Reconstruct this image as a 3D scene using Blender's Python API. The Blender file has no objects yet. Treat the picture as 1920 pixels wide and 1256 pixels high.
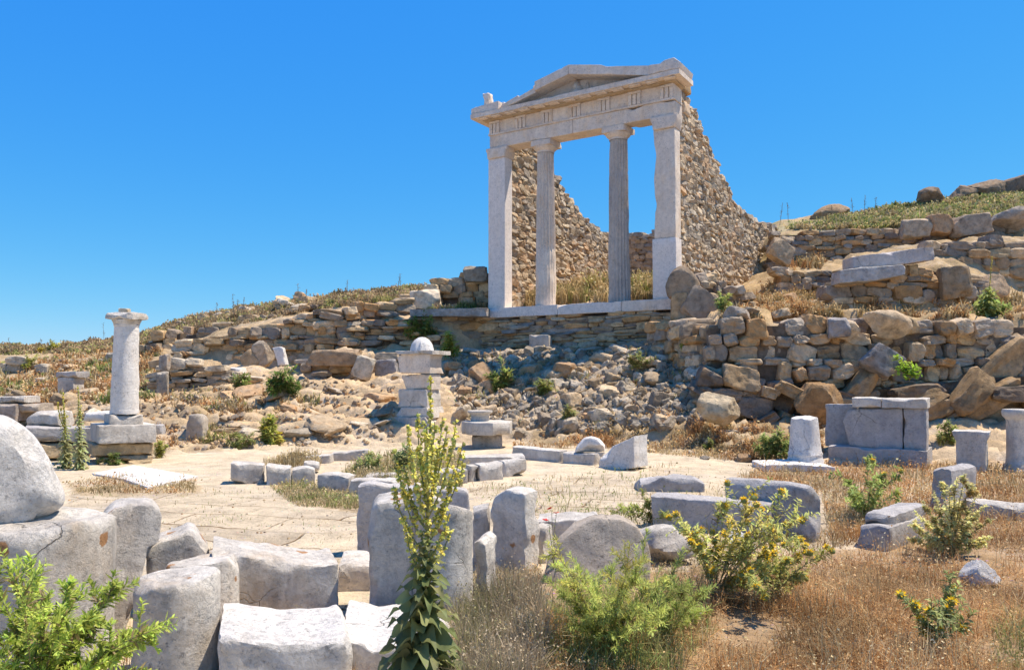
import bpy, math, random
import numpy as np
from mathutils import Vector

# ------------------------------------------------------------------ camera, sky, sun, exposure
sc = bpy.context.scene
FPX, CX, CY, HZ, EYE = 1450.0, 960.0, 628.0, 700.0, 1.6
PITCH = math.atan((HZ - CY) / FPX)
cam = bpy.data.cameras.new("camera"); cam_o = bpy.data.objects.new("camera", cam)
sc.collection.objects.link(cam_o); sc.camera = cam_o
cam.sensor_width = 36.0; cam.lens = 36.0 * FPX / 1920.0
cam.clip_start = 0.05; cam.clip_end = 6000
cam_o.location = (0, 0, EYE); cam_o.rotation_euler = (math.radians(90) + PITCH, 0, 0)

SUN = np.array([0.46, 0.11, 1.0]); SUN /= np.linalg.norm(SUN)
world = bpy.data.worlds.new("World"); sc.world = world; world.use_nodes = True
wt = world.node_tree; wn = wt.nodes; wn.clear()
sky = wn.new("ShaderNodeTexSky"); sky.sky_type = 'NISHITA'; sky.sun_disc = False
sky.sun_elevation = math.asin(SUN[2]); sky.sun_rotation = math.atan2(SUN[0], SUN[1])
sky.altitude = 0; sky.air_density = 0.85; sky.dust_density = 0.0; sky.ozone_density = 2.0
hs = wn.new("ShaderNodeHueSaturation"); hs.inputs['Saturation'].default_value = 1.15; hs.inputs['Value'].default_value = 1.0
hs.inputs['Hue'].default_value = 0.5
bg = wn.new("ShaderNodeBackground"); bg.inputs['Strength'].default_value = 0.15
tn_ = wn.new("ShaderNodeMix"); tn_.data_type = 'RGBA'; tn_.blend_type = 'MULTIPLY'; tn_.inputs[0].default_value = 1.0; tn_.inputs[7].default_value = (.52, .83, 1.08, 1)
wo = wn.new("ShaderNodeOutputWorld")
wt.links.new(sky.outputs[0], hs.inputs['Color']); wt.links.new(hs.outputs[0], tn_.inputs[6]); 
sp_ = wn.new("ShaderNodeSeparateColor"); cb_ = wn.new("ShaderNodeCombineColor"); wt.links.new(tn_.outputs[2], sp_.inputs[0])
for k_, (g_, m_) in enumerate(((1.15, .50), (.60, 1.12), (.10, 3.6))):   # a deep summer blue with little white towards the horizon
    pw_ = wn.new("ShaderNodeMath"); pw_.operation = 'POWER'; pw_.inputs[1].default_value = g_; ml_ = wn.new("ShaderNodeMath"); ml_.operation = 'MULTIPLY'; ml_.inputs[1].default_value = m_
    wt.links.new(sp_.outputs[k_], pw_.inputs[0]); wt.links.new(pw_.outputs[0], ml_.inputs[0]); wt.links.new(ml_.outputs[0], cb_.inputs[k_])
wt.links.new(cb_.outputs[0], bg.inputs['Color']); wt.links.new(bg.outputs[0], wo.inputs['Surface'])
sun = bpy.data.lights.new("sun", 'SUN'); sun.energy = 5.0; sun.angle = math.radians(0.55); sun.color = (1.0, 0.915, 0.79)
sun_o = bpy.data.objects.new("sun", sun); sc.collection.objects.link(sun_o)
sun_o.rotation_euler = Vector(SUN).to_track_quat('Z', 'Y').to_euler(); sun_o.location = (20, 5, 40)
sc.view_settings.view_transform = 'Standard'; sc.view_settings.look = 'None'
sc.view_settings.exposure = 0.55; sc.view_settings.gamma = 1.0

# ------------------------------------------------------------------ geometry of the view -> places in the world
CP, SP = math.cos(PITCH), math.sin(PITCH)
def ray(px, py):
    cx = (np.asarray(px, float) - CX) / FPX; cy = (CY - np.asarray(py, float)) / FPX
    return cx, CP - cy * SP, SP + cy * CP
def W(px, py, Y):
    dx, dy, dz = ray(px, py); k = Y / dy
    return np.array([dx * k, dy * k, EYE + dz * k])
def PZ(px, py, Y): return float(W(px, py, Y)[2])

# noise -------------------------------------------------------------
class Fbm:
    def __init__(s, seed, octaves=4, waves=7):
        r = np.random.default_rng(seed); s.o = []
        for k in range(octaves):
            d = r.normal(size=(waves, 3)); d /= np.linalg.norm(d, axis=1)[:, None]
            s.o.append((d * (2.0 ** k) * r.uniform(.7, 1.4, (waves, 1)) * 2 * math.pi, r.uniform(0, 6.28, waves), 0.55 ** k))
    def __call__(s, P):
        P = np.asarray(P, float); out = np.zeros(len(P)); t = 0
        for d, ph, a in s.o:
            out += a * np.sin(P @ d.T + ph).sum(1) / math.sqrt(len(ph)); t += a
        return out / t
NZ = [Fbm(100 + i) for i in range(6)]
NL = [Fbm(200 + i, 2) for i in range(6)]   # smooth, for the shape of worn faces

# terrain -----------------------------------------------------------
def p(py, Y): return ('p', py, Y)
TER = {
 -400: [(15.5,0),p(800,17),p(760,19.5),p(740,22),p(725,23),p(705,26),p(690,27),p(675,31),p(668,33),p(662,36),p(659,38),p(654,43),p(648,52)],
 0:    [(15.5,0),p(800,17),p(760,19.5),p(740,22),p(725,23),p(705,26),p(690,27),p(675,31),p(668,33),p(662,36),p(659,38),p(654,43),p(648,52)],
 200:  [(15.5,0),p(795,17.2),p(765,18.5),p(745,20.5),p(728,22),p(705,25),p(692,26),p(672,29),p(662,31),p(657,34),p(653,36),p(648,41),p(643,46)],
 330:  [(15.8,0),p(815,17),p(765,19),p(738,21),p(718,22),p(692,24),p(670,25),p(650,27.5),p(628,28.5),p(622,31),p(618,33),p(612,37),p(606,42)],
 450:  [(16.5,0),p(795,18),p(745,20),p(722,21.5),p(700,22.3),p(690,24.4),p(614,25.2),p(602,27.5),p(592,29),p(588,31),p(585,33),p(580,37),p(577,40)],
 560:  [(16.8,0),p(800,17.6),p(742,19.8),p(715,21.5),p(695,22.3),p(688,24),p(594,24.8),p(582,27),p(572,29),p(568,31),p(564,33),p(565,37),p(562,40)],
 640:  [(17,0),p(792,17.9),p(728,20.2),p(715,22),p(664,22.6),p(656,23.8),p(582,24.6),p(572,26),p(562,28.5),p(562,31),p(560,33),p(557,37),p(555,40)],
 760:  [(17.2,0),p(800,17.9),p(735,20),p(705,21.8),p(664,22.6),p(657,23.6),p(593,24.2),p(584,25.8),p(568,27.4),p(560,29),p(553,31),p(547,36),p(542,40)],
 840:  [(17.2,.03),p(800,17.9),p(740,19.8),p(692,22),p(672,22.8),p(664,23.6),p(590,24.3),p(580,26),p(564,27.5),p(556,29),p(548,32),p(540,36),p(533,40)],
 915:  [(17.3,.05),p(800,18.2),p(735,20),p(690,21.9),p(666,22.9),p(657,24.35),(24.75,3.25),(25,3.5),(27,4.3),(29,4.8),(31,5.1),(35,5.6),(40,6)],
 1100: [(16.8,.05),p(805,17.5),p(740,19),p(695,20.4),p(668,21.4),p(655,22.65),(23.15,3.25),(23.6,3.6),(25.5,4.4),(28,4.9),(30,5.2),(34,5.7),(38,6)],
 1255: [(16.2,.05),p(815,16.6),p(740,18),p(690,19.2),p(660,20),p(645,21.3),(21.8,3.25),(22.3,3.5),(24.5,4.1),(27,4.7),(30,5.2),(33,6.2),(36,7)],
 1325: [(15.8,.05),p(825,16),p(765,17),p(700,18),p(640,18.8),p(605,19.4),p(592,20),(22,3.6),(25,4.2),(27,4.7),(29,5.4),(31,6.7),(36,7.4)],
 1360: [(14.5,.02),p(812,16.2),p(795,16.9),p(788,17.2),p(606,17.8),p(588,19.6),p(572,20.5),(23,3.7),(25.5,4.2),(28,4.8),(29.5,6),(31,6.9),(36,7.6)],
 1470: [(14,.0),p(818,15.8),p(795,16.9),p(788,17.2),p(603,17.8),p(586,20),p(566,22),p(553,23.9),p(510,24.6),p(500,27.5),p(438,28.2),p(428,31),p(415,36)],
 1585: [(13.8,0),p(818,15.8),p(795,16.9),p(788,17.2),p(603,17.8),p(594,20.3),p(560,21.2),p(550,23.9),p(500,24.6),p(490,27.3),p(434,28),p(418,31),p(402,36)],
 1600: [(13.8,0),p(818,15.8),p(795,16.9),p(788,17.2),p(603,17.8),p(596,20.3),p(505,21.1),p(500,23),p(482,25),p(478,27.2),p(431,27.9),p(415,31),p(400,36)],
 1760: [(13.8,0),p(818,15.8),p(795,16.9),p(788,17.2),p(603,17.8),p(597,20.3),p(496,21.1),p(490,22.5),p(462,23.7),p(456,26.6),p(424,27.3),p(400,31),p(378,36)],
 1920: [(13.8,0),p(818,15.8),p(795,16.9),p(788,17.2),p(603,17.8),p(595,20.3),p(555,21.4),p(545,22.9),p(450,23.7),p(444,26.3),p(410,27.1),p(385,31),p(362,36)],
 2500: [(13.8,0),p(818,15.8),p(795,16.9),p(788,17.2),p(603,17.8),p(595,20.3),p(555,21.4),p(545,22.9),p(450,23.7),p(444,26.3),p(400,27.1),p(370,31),p(340,36)],
}
TU = sorted(TER); TK = 15
TY = np.zeros((len(TU), TK)); TZ = np.zeros((len(TU), TK))
for i, u in enumerate(TU):
    for k, b in enumerate(TER[u]):
        if b[0] == 'p': TY[i, k] = b[2]; TZ[i, k] = PZ(u, b[1], b[2])
        else: TY[i, k], TZ[i, k] = b
    TY[i, 13] = 90; TZ[i, 13] = TZ[i, 12] - 4.5; TY[i, 14] = 2600; TZ[i, 14] = -40
def Hsmooth(x, y):
    x = np.atleast_1d(np.asarray(x, float)); y = np.atleast_1d(np.asarray(y, float))
    u = CX + FPX * x / np.maximum(y, 3.0)
    ys = [np.interp(u, TU, TY[:, k]) for k in range(TK)]; zs = [np.interp(u, TU, TZ[:, k]) for k in range(TK)]
    z = zs[0].copy()
    for k in range(TK - 1):
        t = np.clip((y - ys[k]) / np.maximum(ys[k+1] - ys[k], 1e-3), 0, 1)
        z = np.where(y > ys[k], zs[k] + (zs[k+1] - zs[k]) * t, z)
    return z
def zone(x, y):
    """0..1 roughness of the natural slope (0 on the court)"""
    u = CX + FPX * x / np.maximum(y, 3.0)
    y0 = np.interp(u, TU, TY[:, 0])
    return np.clip((y - y0 + .6) / 1.6, 0, 1), u, y0
def H(x, y):
    x = np.atleast_1d(np.asarray(x, float)); y = np.atleast_1d(np.asarray(y, float))
    z = Hsmooth(x, y); r, u, y0 = zone(x, y)
    P = np.stack([x, y, z * 0], 1)
    n1 = NZ[0](P * .22); n2 = NZ[1](P * np.array([.55, .9, 1])); n3 = NZ[2](P * 1.1)
    # tilted strata ledges on the bedrock
    s = (x * .25 + y * 1.0 + z * 1.3 + n1 * .5) * 1.5
    led = np.abs((s % 1.0) - .25) - .25
    fade = np.clip(1 - (y - 28) / 10, 0, 1)
    rocky = r * fade * np.clip((y0 + 8 - y) / 4, 0, 1)
    z = z + r * (n1 * .05 + n2 * .11 * fade + n3 * .05 * fade) + rocky * led * .42
    z = z + (1 - r) * (n1 * .012 + n3 * .008)
    far = np.clip((y - 30) / 10, 0, 1) * np.clip((200 - y) / 100, 0, 1)
    z = z + far * (n1 * .16 + n2 * .05)
    return z
def h1(x, y): return float(H(x, y)[0])
def G(px, py):
    px = np.atleast_1d(np.asarray(px, float)); py = np.atleast_1d(np.asarray(py, float))
    dx, dy, dz = ray(px, py); n = len(px); res = np.full(n, 60.0); done = np.zeros(n, bool); act = np.arange(n); k = 2.0; pk = 2.0
    while k < 60 and len(act):
        a_ = act; hit = EYE + dz[a_] * k < H(dx[a_] * k, dy[a_] * k)
        if hit.any():
            h = a_[hit]; a = np.full(len(h), pk); b = np.full(len(h), k)
            for _ in range(9):
                m = (a + b) / 2; below = EYE + dz[h] * m < H(dx[h] * m, dy[h] * m)
                b = np.where(below, m, b); a = np.where(below, a, m)
            res[h] = b; done[h] = True; act = a_[~hit]
        pk = k; k += max(.06, k * .012)
    return np.stack([dx * res, dy * res, EYE + dz * res], 1), done
def g1(px, py): return G(px, py)[0][0]

# ------------------------------------------------------------------ mesh building
COL = sc.collection
LOC = {}
class MB:
    def __init__(s): s.v = []; s.q = []; s.t = []; s.c = []; s.n = 0
    def add(s, V, quads=None, tris=None, col=(1, 1, 1)):
        V = np.asarray(V, float); k = len(V)
        s.v.append(V)
        if quads is not None and len(quads): s.q.append(np.asarray(quads, int) + s.n)
        if tris is not None and len(tris): s.t.append(np.asarray(tris, int) + s.n)
        c = np.asarray(col, float)
        s.c.append(np.tile(c, (k, 1)) if c.ndim == 1 else c)
        s.n += k
    def build(s, name, mat, parent=None, loc=None, smooth=False, angle=None):
        V = np.concatenate(s.v); C = np.concatenate(s.c)
        Q = np.concatenate(s.q) if s.q else np.zeros((0, 4), int); T = np.concatenate(s.t) if s.t else np.zeros((0, 3), int)
        if parent is not None: L = LOC[parent.name]
        elif loc is not None: L = np.asarray(loc, float)
        else: L = np.array([(V[:, 0].min() + V[:, 0].max()) / 2, (V[:, 1].min() + V[:, 1].max()) / 2, V[:, 2].min()])
        V = V - L
        me = bpy.data.meshes.new(name)
        nq, nt = len(Q), len(T)
        me.vertices.add(len(V)); me.vertices.foreach_set("co", V.astype(np.float32).ravel())
        me.loops.add(nq * 4 + nt * 3); me.loops.foreach_set("vertex_index", np.concatenate([Q.ravel(), T.ravel()]).astype(np.int32))
        me.polygons.add(nq + nt)
        st = np.concatenate([np.arange(nq) * 4, nq * 4 + np.arange(nt) * 3]).astype(np.int32)
        me.polygons.foreach_set("loop_start", st)
        me.update(calc_edges=True); me.validate()
        if smooth:
            if angle is None: me.shade_smooth()
            else:
                me.shade_smooth(); me.set_sharp_from_angle(angle=math.radians(angle))
        else: me.shade_flat()
        at = me.color_attributes.new("Col", 'FLOAT_COLOR', 'POINT')
        if len(me.vertices) == len(C):
            at.data.foreach_set("color", np.concatenate([C, np.ones((len(C), 1))], 1).astype(np.float32).ravel())
        me.materials.append(mat)
        o = bpy.data.objects.new(name, me); COL.objects.link(o)
        if parent is not None: o.parent = parent
        else: o.location = L
        LOC[o.name] = L
        return o
def empty(name, loc):
    o = bpy.data.objects.new(name, None); COL.objects.link(o); o.location = loc; o.empty_display_size = .2
    LOC[o.name] = np.asarray(loc, float); return o
def tag(o, label, cat, group=None, kind=None):
    o['label'] = label; o['category'] = cat
    if group: o['group'] = group
    o['kind'] = kind or 'thing'
    return o

_cg = {}
def cubegrid(n):
    if n in _cg: return _cg[n]
    idx = {}; V = []; Q = []
    def vid(pt):
        k = tuple(pt)
        if k not in idx: idx[k] = len(V); V.append([2 * a / n - 1 for a in pt])
        return idx[k]
    for ax in range(3):
        for side in (0, n):
            for i in range(n):
                for j in range(n):
                    f = []
                    for (a, b) in ((i, j), (i + 1, j), (i + 1, j + 1), (i, j + 1)):
                        pt = [0, 0, 0]; pt[ax] = side; pt[(ax + 1) % 3] = a; pt[(ax + 2) % 3] = b; f.append(vid(pt))
                    Q.append(f if side else f[::-1])
    _cg[n] = (np.array(V, float), np.array(Q)); return _cg[n]
def rot_z(a): c, s = math.cos(a), math.sin(a); return np.array([[c, -s, 0], [s, c, 0], [0, 0, 1.]])
def rot_rand(r):
    q = r.normal(size=4); q /= np.linalg.norm(q); w, x, y, z = q
    return np.array([[1-2*(y*y+z*z), 2*(x*y-z*w), 2*(x*z+y*w)], [2*(x*y+z*w), 1-2*(x*x+z*z), 2*(y*z-x*w)], [2*(x*z-y*w), 2*(y*z+x*w), 1-2*(x*x+y*y)]])
def rock(r, n, size, boxy=True, planes=8, rough=.03, dmin=.7):
    """an angular stone: a sphere cut by random planes"""
    V, Q = cubegrid(n); D = V / np.linalg.norm(V, axis=1)[:, None]
    N = r.normal(size=(planes, 3)); N /= np.linalg.norm(N, axis=1)[:, None]; d = r.uniform(dmin, 1.05, planes)
    if boxy:
        ax = np.concatenate([np.eye(3), -np.eye(3)]) + r.normal(size=(6, 3)) * .09
        ax /= np.linalg.norm(ax, axis=1)[:, None]
        N = np.concatenate([N, ax]); d = np.concatenate([d + .3, r.uniform(.80, .88, 6)])
    rad = (d[None] / np.maximum(D @ N.T, .08)).min(1); rad = np.minimum(rad, 1.25)
    P = D * rad[:, None]
    if rough: P = P * (1 + rough * NZ[int(r.integers(0, 6))](D * 1.3 + r.uniform(0, 9, 3)))[:, None]
    return P * np.asarray(size), Q

def resample(O, step, keep_round=0):
    O = np.asarray(O, float); out = []
    for i in range(len(O)):
        a, b = O[i], O[(i + 1) % len(O)]; L = np.linalg.norm(b - a); k = max(1, int(round(L / step)))
        for j in range(k): out.append(a + (b - a) * j / k)
    return np.array(out)
def slab_mesh(O, depth, bev=.02, step=.05, rough=.006, seed=0, chips=6, chip=.06, freq=2.2, jag=0.0):
    """an outlined block (s,z) extruded by depth: worn edges, chipped corners, uneven faces -> local (s,d,z)"""
    r = np.random.default_rng(seed)
    O = np.asarray(O, float)
    area = np.sum(O[:, 0] * np.roll(O[:, 1], -1) - np.roll(O[:, 0], -1) * O[:, 1])
    if area < 0: O = O[::-1]
    R = resample(O, step); m = len(R); c = R.mean(0) * .5 + (O.max(0) + O.min(0)) * .25
    if jag:   # broken, uneven edges
        for ax in range(2): R[:, ax] += jag * (NL[(seed + ax) % 6](np.stack([R[:, 0], R[:, 0] * 0 + ax, R[:, 1]], 1) * 5.0 + seed) + .8 * NL[(seed + 2 + ax) % 6](np.stack([R[:, 0], R[:, 0] * 0, R[:, 1]], 1) * 11 + seed))
    # rounder corners
    Rr = R.copy()
    for _ in range(2): Rr = (np.roll(Rr, 1, 0) + Rr * 2 + np.roll(Rr, -1, 0)) / 4
    w = min(1.0, bev / step * .45); R = R * (1 - w) + Rr * w
    v = R - c; L = np.linalg.norm(v, axis=1)[:, None]
    bev = min(bev, depth * .4)
    rings = []
    kf = max(2, int(np.median(L) / step / 1.5)); inner = v * np.maximum(1 - bev / L, .3)
    fr = [(c + inner * f, 0.0) for f in np.linspace(0, 1, kf + 1)[1:]]
    mid = (c + v * (1 - .3 * bev / L), bev * .3)
    rings = fr + [mid]
    kd = max(1, int(depth / step / 1.4))
    for y in np.linspace(bev, depth - bev, kd + 1): rings.append((R, y))
    rings += [(mid[0], depth - bev * .3)] + [(a, depth) for a, _ in fr[::-1]]
    V = [np.array([[c[0], 0, c[1]]])]
    for a, y in rings: V.append(np.stack([a[:, 0], np.full(m, y), a[:, 1]], 1))
    V.append(np.array([[c[0], depth, c[1]]])); V = np.concatenate(V)
    i = np.arange(m); j = (i + 1) % m; Q = []
    for k in range(len(rings) - 1):
        a, b = 1 + k * m, 1 + (k + 1) * m
        Q.append(np.stack([a + i, a + j, b + j, b + i], 1))
    last = 1 + (len(rings) - 1) * m
    T = np.concatenate([np.stack([np.zeros(m, int), 1 + j, 1 + i], 1), np.stack([np.full(m, len(V) - 1), last + i, last + j], 1)])
    Q = np.concatenate(Q)[:, ::-1]
    C3 = np.array([c[0], depth / 2, c[1]])
    edge = np.concatenate([np.arange(1 + (kf) * m, 1 + (kf + 1) * m), np.arange(1 + (len(rings) - kf - 1) * m, 1 + (len(rings) - kf) * m)])
    tg = np.roll(R, -1, 0) - np.roll(R, 1, 0); tg /= np.linalg.norm(tg, axis=1)[:, None] + 1e-9
    for _ in range(chips):
        e = int(r.choice(edge)); q = V[e].copy(); io = (e - 1) % m; rad = chip * r.uniform(.6, 1.8)
        nv = np.array([tg[io, 1], (-1 if q[1] < depth / 2 else 1) * r.uniform(.35, 1.1), -tg[io, 0]]) + r.normal(size=3) * .15; nv /= np.linalg.norm(nv)
        dist = np.linalg.norm(V - q, axis=1); dd = (V - q) @ nv + rad * r.uniform(.12, .34) + .010 * NL[seed % 6](V * 4)
        V = V - nv * (np.maximum(dd, 0) * np.clip((rad * 2.0 - dist) / rad, 0, 1))[:, None]
    off = r.uniform(0, 20, 3)
    if rough:
        for ax in range(3): V[:, ax] += rough * .45 * NL[(seed + ax) % 6](V * freq * .45 + off + ax * 7) + rough * .40 * NL[(seed + ax + 2) % 6](V * freq * 1.9 + off)
    return V, Q, T
def drum_mesh(r0, r1, h, n=56, flutes=0, fdep=.05, tilt=(0, 0), broken=0.0, rough=.006, seed=0, chips=5, chip=.08, step=.05, keep=0, bot=0.0):
    """a column drum: side rings, worn rim, a tilted or broken top"""
    r = np.random.default_rng(seed); a = np.linspace(0, 2 * math.pi, n, endpoint=False)
    flr = 1 - fdep * np.abs(np.sin(a * flutes / 2)) ** .7 if flutes else np.ones(n)
    kz = max(2, int(h / step)); V = []
    zs = np.concatenate([np.linspace(0, h - .015, kz + 1), [h - .004]])
    bv = .02
    for q, z in enumerate(zs):
        t = z / h; rad = (r0 + (r1 - r0) * t) * flr
        if q == len(zs) - 1: rad = rad - .008
        V.append(np.stack([rad * np.cos(a), rad * np.sin(a), np.full(n, z)], 1))
    kr = max(3, int(r1 / step))
    for f in np.linspace(1, 0, kr + 1)[:-1]:
        rad = (r1 * flr - bv) * f if f == 1 else r1 * f * (1 - (1 - flr) * f) - bv * f
        V.append(np.stack([rad * np.cos(a), rad * np.sin(a), np.full(n, h)], 1))
    V.append(np.array([[0, 0, h]])); nr = len(V) - 1; V = np.concatenate(V)
    i = np.arange(n); j = (i + 1) % n
    Q = np.concatenate([np.stack([k * n + i, k * n + j, (k + 1) * n + j, (k + 1) * n + i], 1) for k in range(nr - 1)])
    T = np.stack([(nr - 1) * n + i, (nr - 1) * n + j, np.full(n, nr * n)], 1)
    t = np.clip(V[:, 2] / h, 0, 1) ** 2
    V[:, 2] += t * (tilt[0] * V[:, 0] + tilt[1] * V[:, 1])
    off = r.uniform(0, 20, 3)
    if broken: V[:, 2] += t * broken * NL[seed % 6](np.stack([V[:, 0] * 1.6, V[:, 1] * 1.6, V[:, 2] * 0], 1) + off)
    top = V[(kz + 1) * n:(kz + 2) * n]
    for _ in range(chips):
        q = top[r.integers(0, n)]; rad = chip * r.uniform(.5, 1.6)
        d = np.array([q[0], q[1], r.uniform(.4, 1.1) * r0]) / r0 + r.normal(size=3) * .2; d /= np.linalg.norm(d)
        dd = (V - q) @ d + rad * .4 + .012 * NL[seed % 6](V * 3); V = V - d * (np.maximum(dd, 0) * (np.linalg.norm(V - q, axis=1) < rad * 4))[:, None]
    if rough:
        for ax in range(3): V[:, ax] += rough * NL[(seed + ax) % 6](V * 1.2 + off + ax * 5) + rough * .6 * NL[(seed + ax + 1) % 6](V * 4 + off)
    return V, Q, T
def lathe(prof, n=40):
    a = np.linspace(0, 2 * math.pi, n, endpoint=False); V = []
    for rr, z in prof: V.append(np.stack([rr * np.cos(a), rr * np.sin(a), np.full(n, z)], 1))
    V.append(np.array([[0, 0, prof[-1][1]]])); V = np.concatenate(V); i = np.arange(n); j = (i + 1) % n; k = len(prof)
    Q = np.concatenate([np.stack([q * n + i, q * n + j, (q + 1) * n + j, (q + 1) * n + i], 1) for q in range(k - 1)])
    return V, Q, np.stack([(k - 1) * n + i, (k - 1) * n + j, np.full(n, k * n)], 1)
def tube(P, R, n=6):
    P = np.asarray(P, float); R = np.broadcast_to(np.asarray(R, float), (len(P),)); V = []
    T = np.gradient(P, axis=0); T /= np.linalg.norm(T, axis=1)[:, None] + 1e-9
    for k in range(len(P)):
        u = np.cross(T[k], [.3, .9, .1] if abs(T[k][2]) > .5 else [0, 0, 1.]); u /= np.linalg.norm(u) + 1e-9; w = np.cross(T[k], u)
        a = np.linspace(0, 2 * math.pi, n, endpoint=False)
        V.append(P[k] + R[k] * (np.cos(a)[:, None] * u + np.sin(a)[:, None] * w))
    V = np.concatenate(V); i = np.arange(n); j = (i + 1) % n
    return V, np.concatenate([np.stack([k * n + i, k * n + j, (k + 1) * n + j, (k + 1) * n + i], 1) for k in range(len(P) - 1)])

# ------------------------------------------------------------------ materials
class NT:
    def __init__(s, name):
        s.m = bpy.data.materials.new(name); s.m.use_nodes = True; s.t = s.m.node_tree; s.t.nodes.clear()
        s.out = s.n("ShaderNodeOutputMaterial"); s.b = s.n("ShaderNodeBsdfPrincipled"); s.l(s.b.outputs[0], s.out.inputs[0])
        s.b.inputs['Roughness'].default_value = .9; s.b.inputs['Specular IOR Level'].default_value = .2
    def n(s, t, **k):
        o = s.t.nodes.new(t)
        for a, b in k.items(): setattr(o, a, b)
        return o
    def l(s, a, b): s.t.links.new(a, b)
    def coord(s, world=False, rnd=True):
        if world: return s.n("ShaderNodeNewGeometry").outputs['Position']
        tc = s.n("ShaderNodeTexCoord"); oi = s.n("ShaderNodeObjectInfo")
        mp = s.n("ShaderNodeVectorMath", operation='ADD'); s.l(tc.outputs['Object'], mp.inputs[0])
        mu = s.n("ShaderNodeVectorMath", operation='SCALE'); mu.inputs[0].default_value = (37, 21, 53); s.l(oi.outputs['Random'], mu.inputs['Scale'])
        s.l(mu.outputs[0], mp.inputs[1]); return mp.outputs[0]
    def scale(s, co, v):
        m = s.n("ShaderNodeVectorMath", operation='MULTIPLY'); s.l(co, m.inputs[0]); m.inputs[1].default_value = v; return m.outputs[0]
    def noise(s, co, scale, detail=6, rough=.6, dist=0.0):
        o = s.n("ShaderNodeTexNoise"); o.inputs['Scale'].default_value = scale; o.inputs['Detail'].default_value = detail
        o.inputs['Roughness'].default_value = rough; o.inputs['Distortion'].default_value = dist; s.l(co, o.inputs['Vector']); return o.outputs['Fac']
    def ramp(s, f, pts):
        o = s.n("ShaderNodeValToRGB"); e = o.color_ramp.elements
        while len(e) < len(pts): e.new(.5)
        for k, (pos, c) in enumerate(pts):
            e[k].position = pos; e[k].color = (*c, 1) if hasattr(c, '__len__') else (c, c, c, 1)
        s.l(f, o.inputs[0]); return o.outputs[0]
    def mix(s, f, a, b, mode='MIX'):
        o = s.n("ShaderNodeMix", data_type='RGBA', blend_type=mode, clamp_factor=True)
        if isinstance(f, (int, float)): o.inputs[0].default_value = f
        else: s.l(f, o.inputs[0])
        for v, k in ((a, 6), (b, 7)):
            if isinstance(v, tuple): o.inputs[k].default_value = (*v, 1)
            else: s.l(v, o.inputs[k])
        return o.outputs[2]
    def math(s, op, a, b):
        o = s.n("ShaderNodeMath", operation=op)
        for v, k in ((a, 0), (b, 1)):
            if isinstance(v, (int, float)): o.inputs[k].default_value = v
            else: s.l(v, o.inputs[k])
        return o.outputs[0]
    def col(s): return s.n("ShaderNodeVertexColor", layer_name="Col").outputs[0]
    def bump(s, hgt, strength=.5, dist=.02):
        o = s.n("ShaderNodeBump"); o.inputs['Strength'].default_value = strength; o.inputs['Distance'].default_value = dist
        s.l(hgt, o.inputs['Height']); s.l(o.outputs[0], s.b.inputs['Normal'])
    def base(s, c): s.l(c, s.b.inputs['Base Color'])

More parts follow.
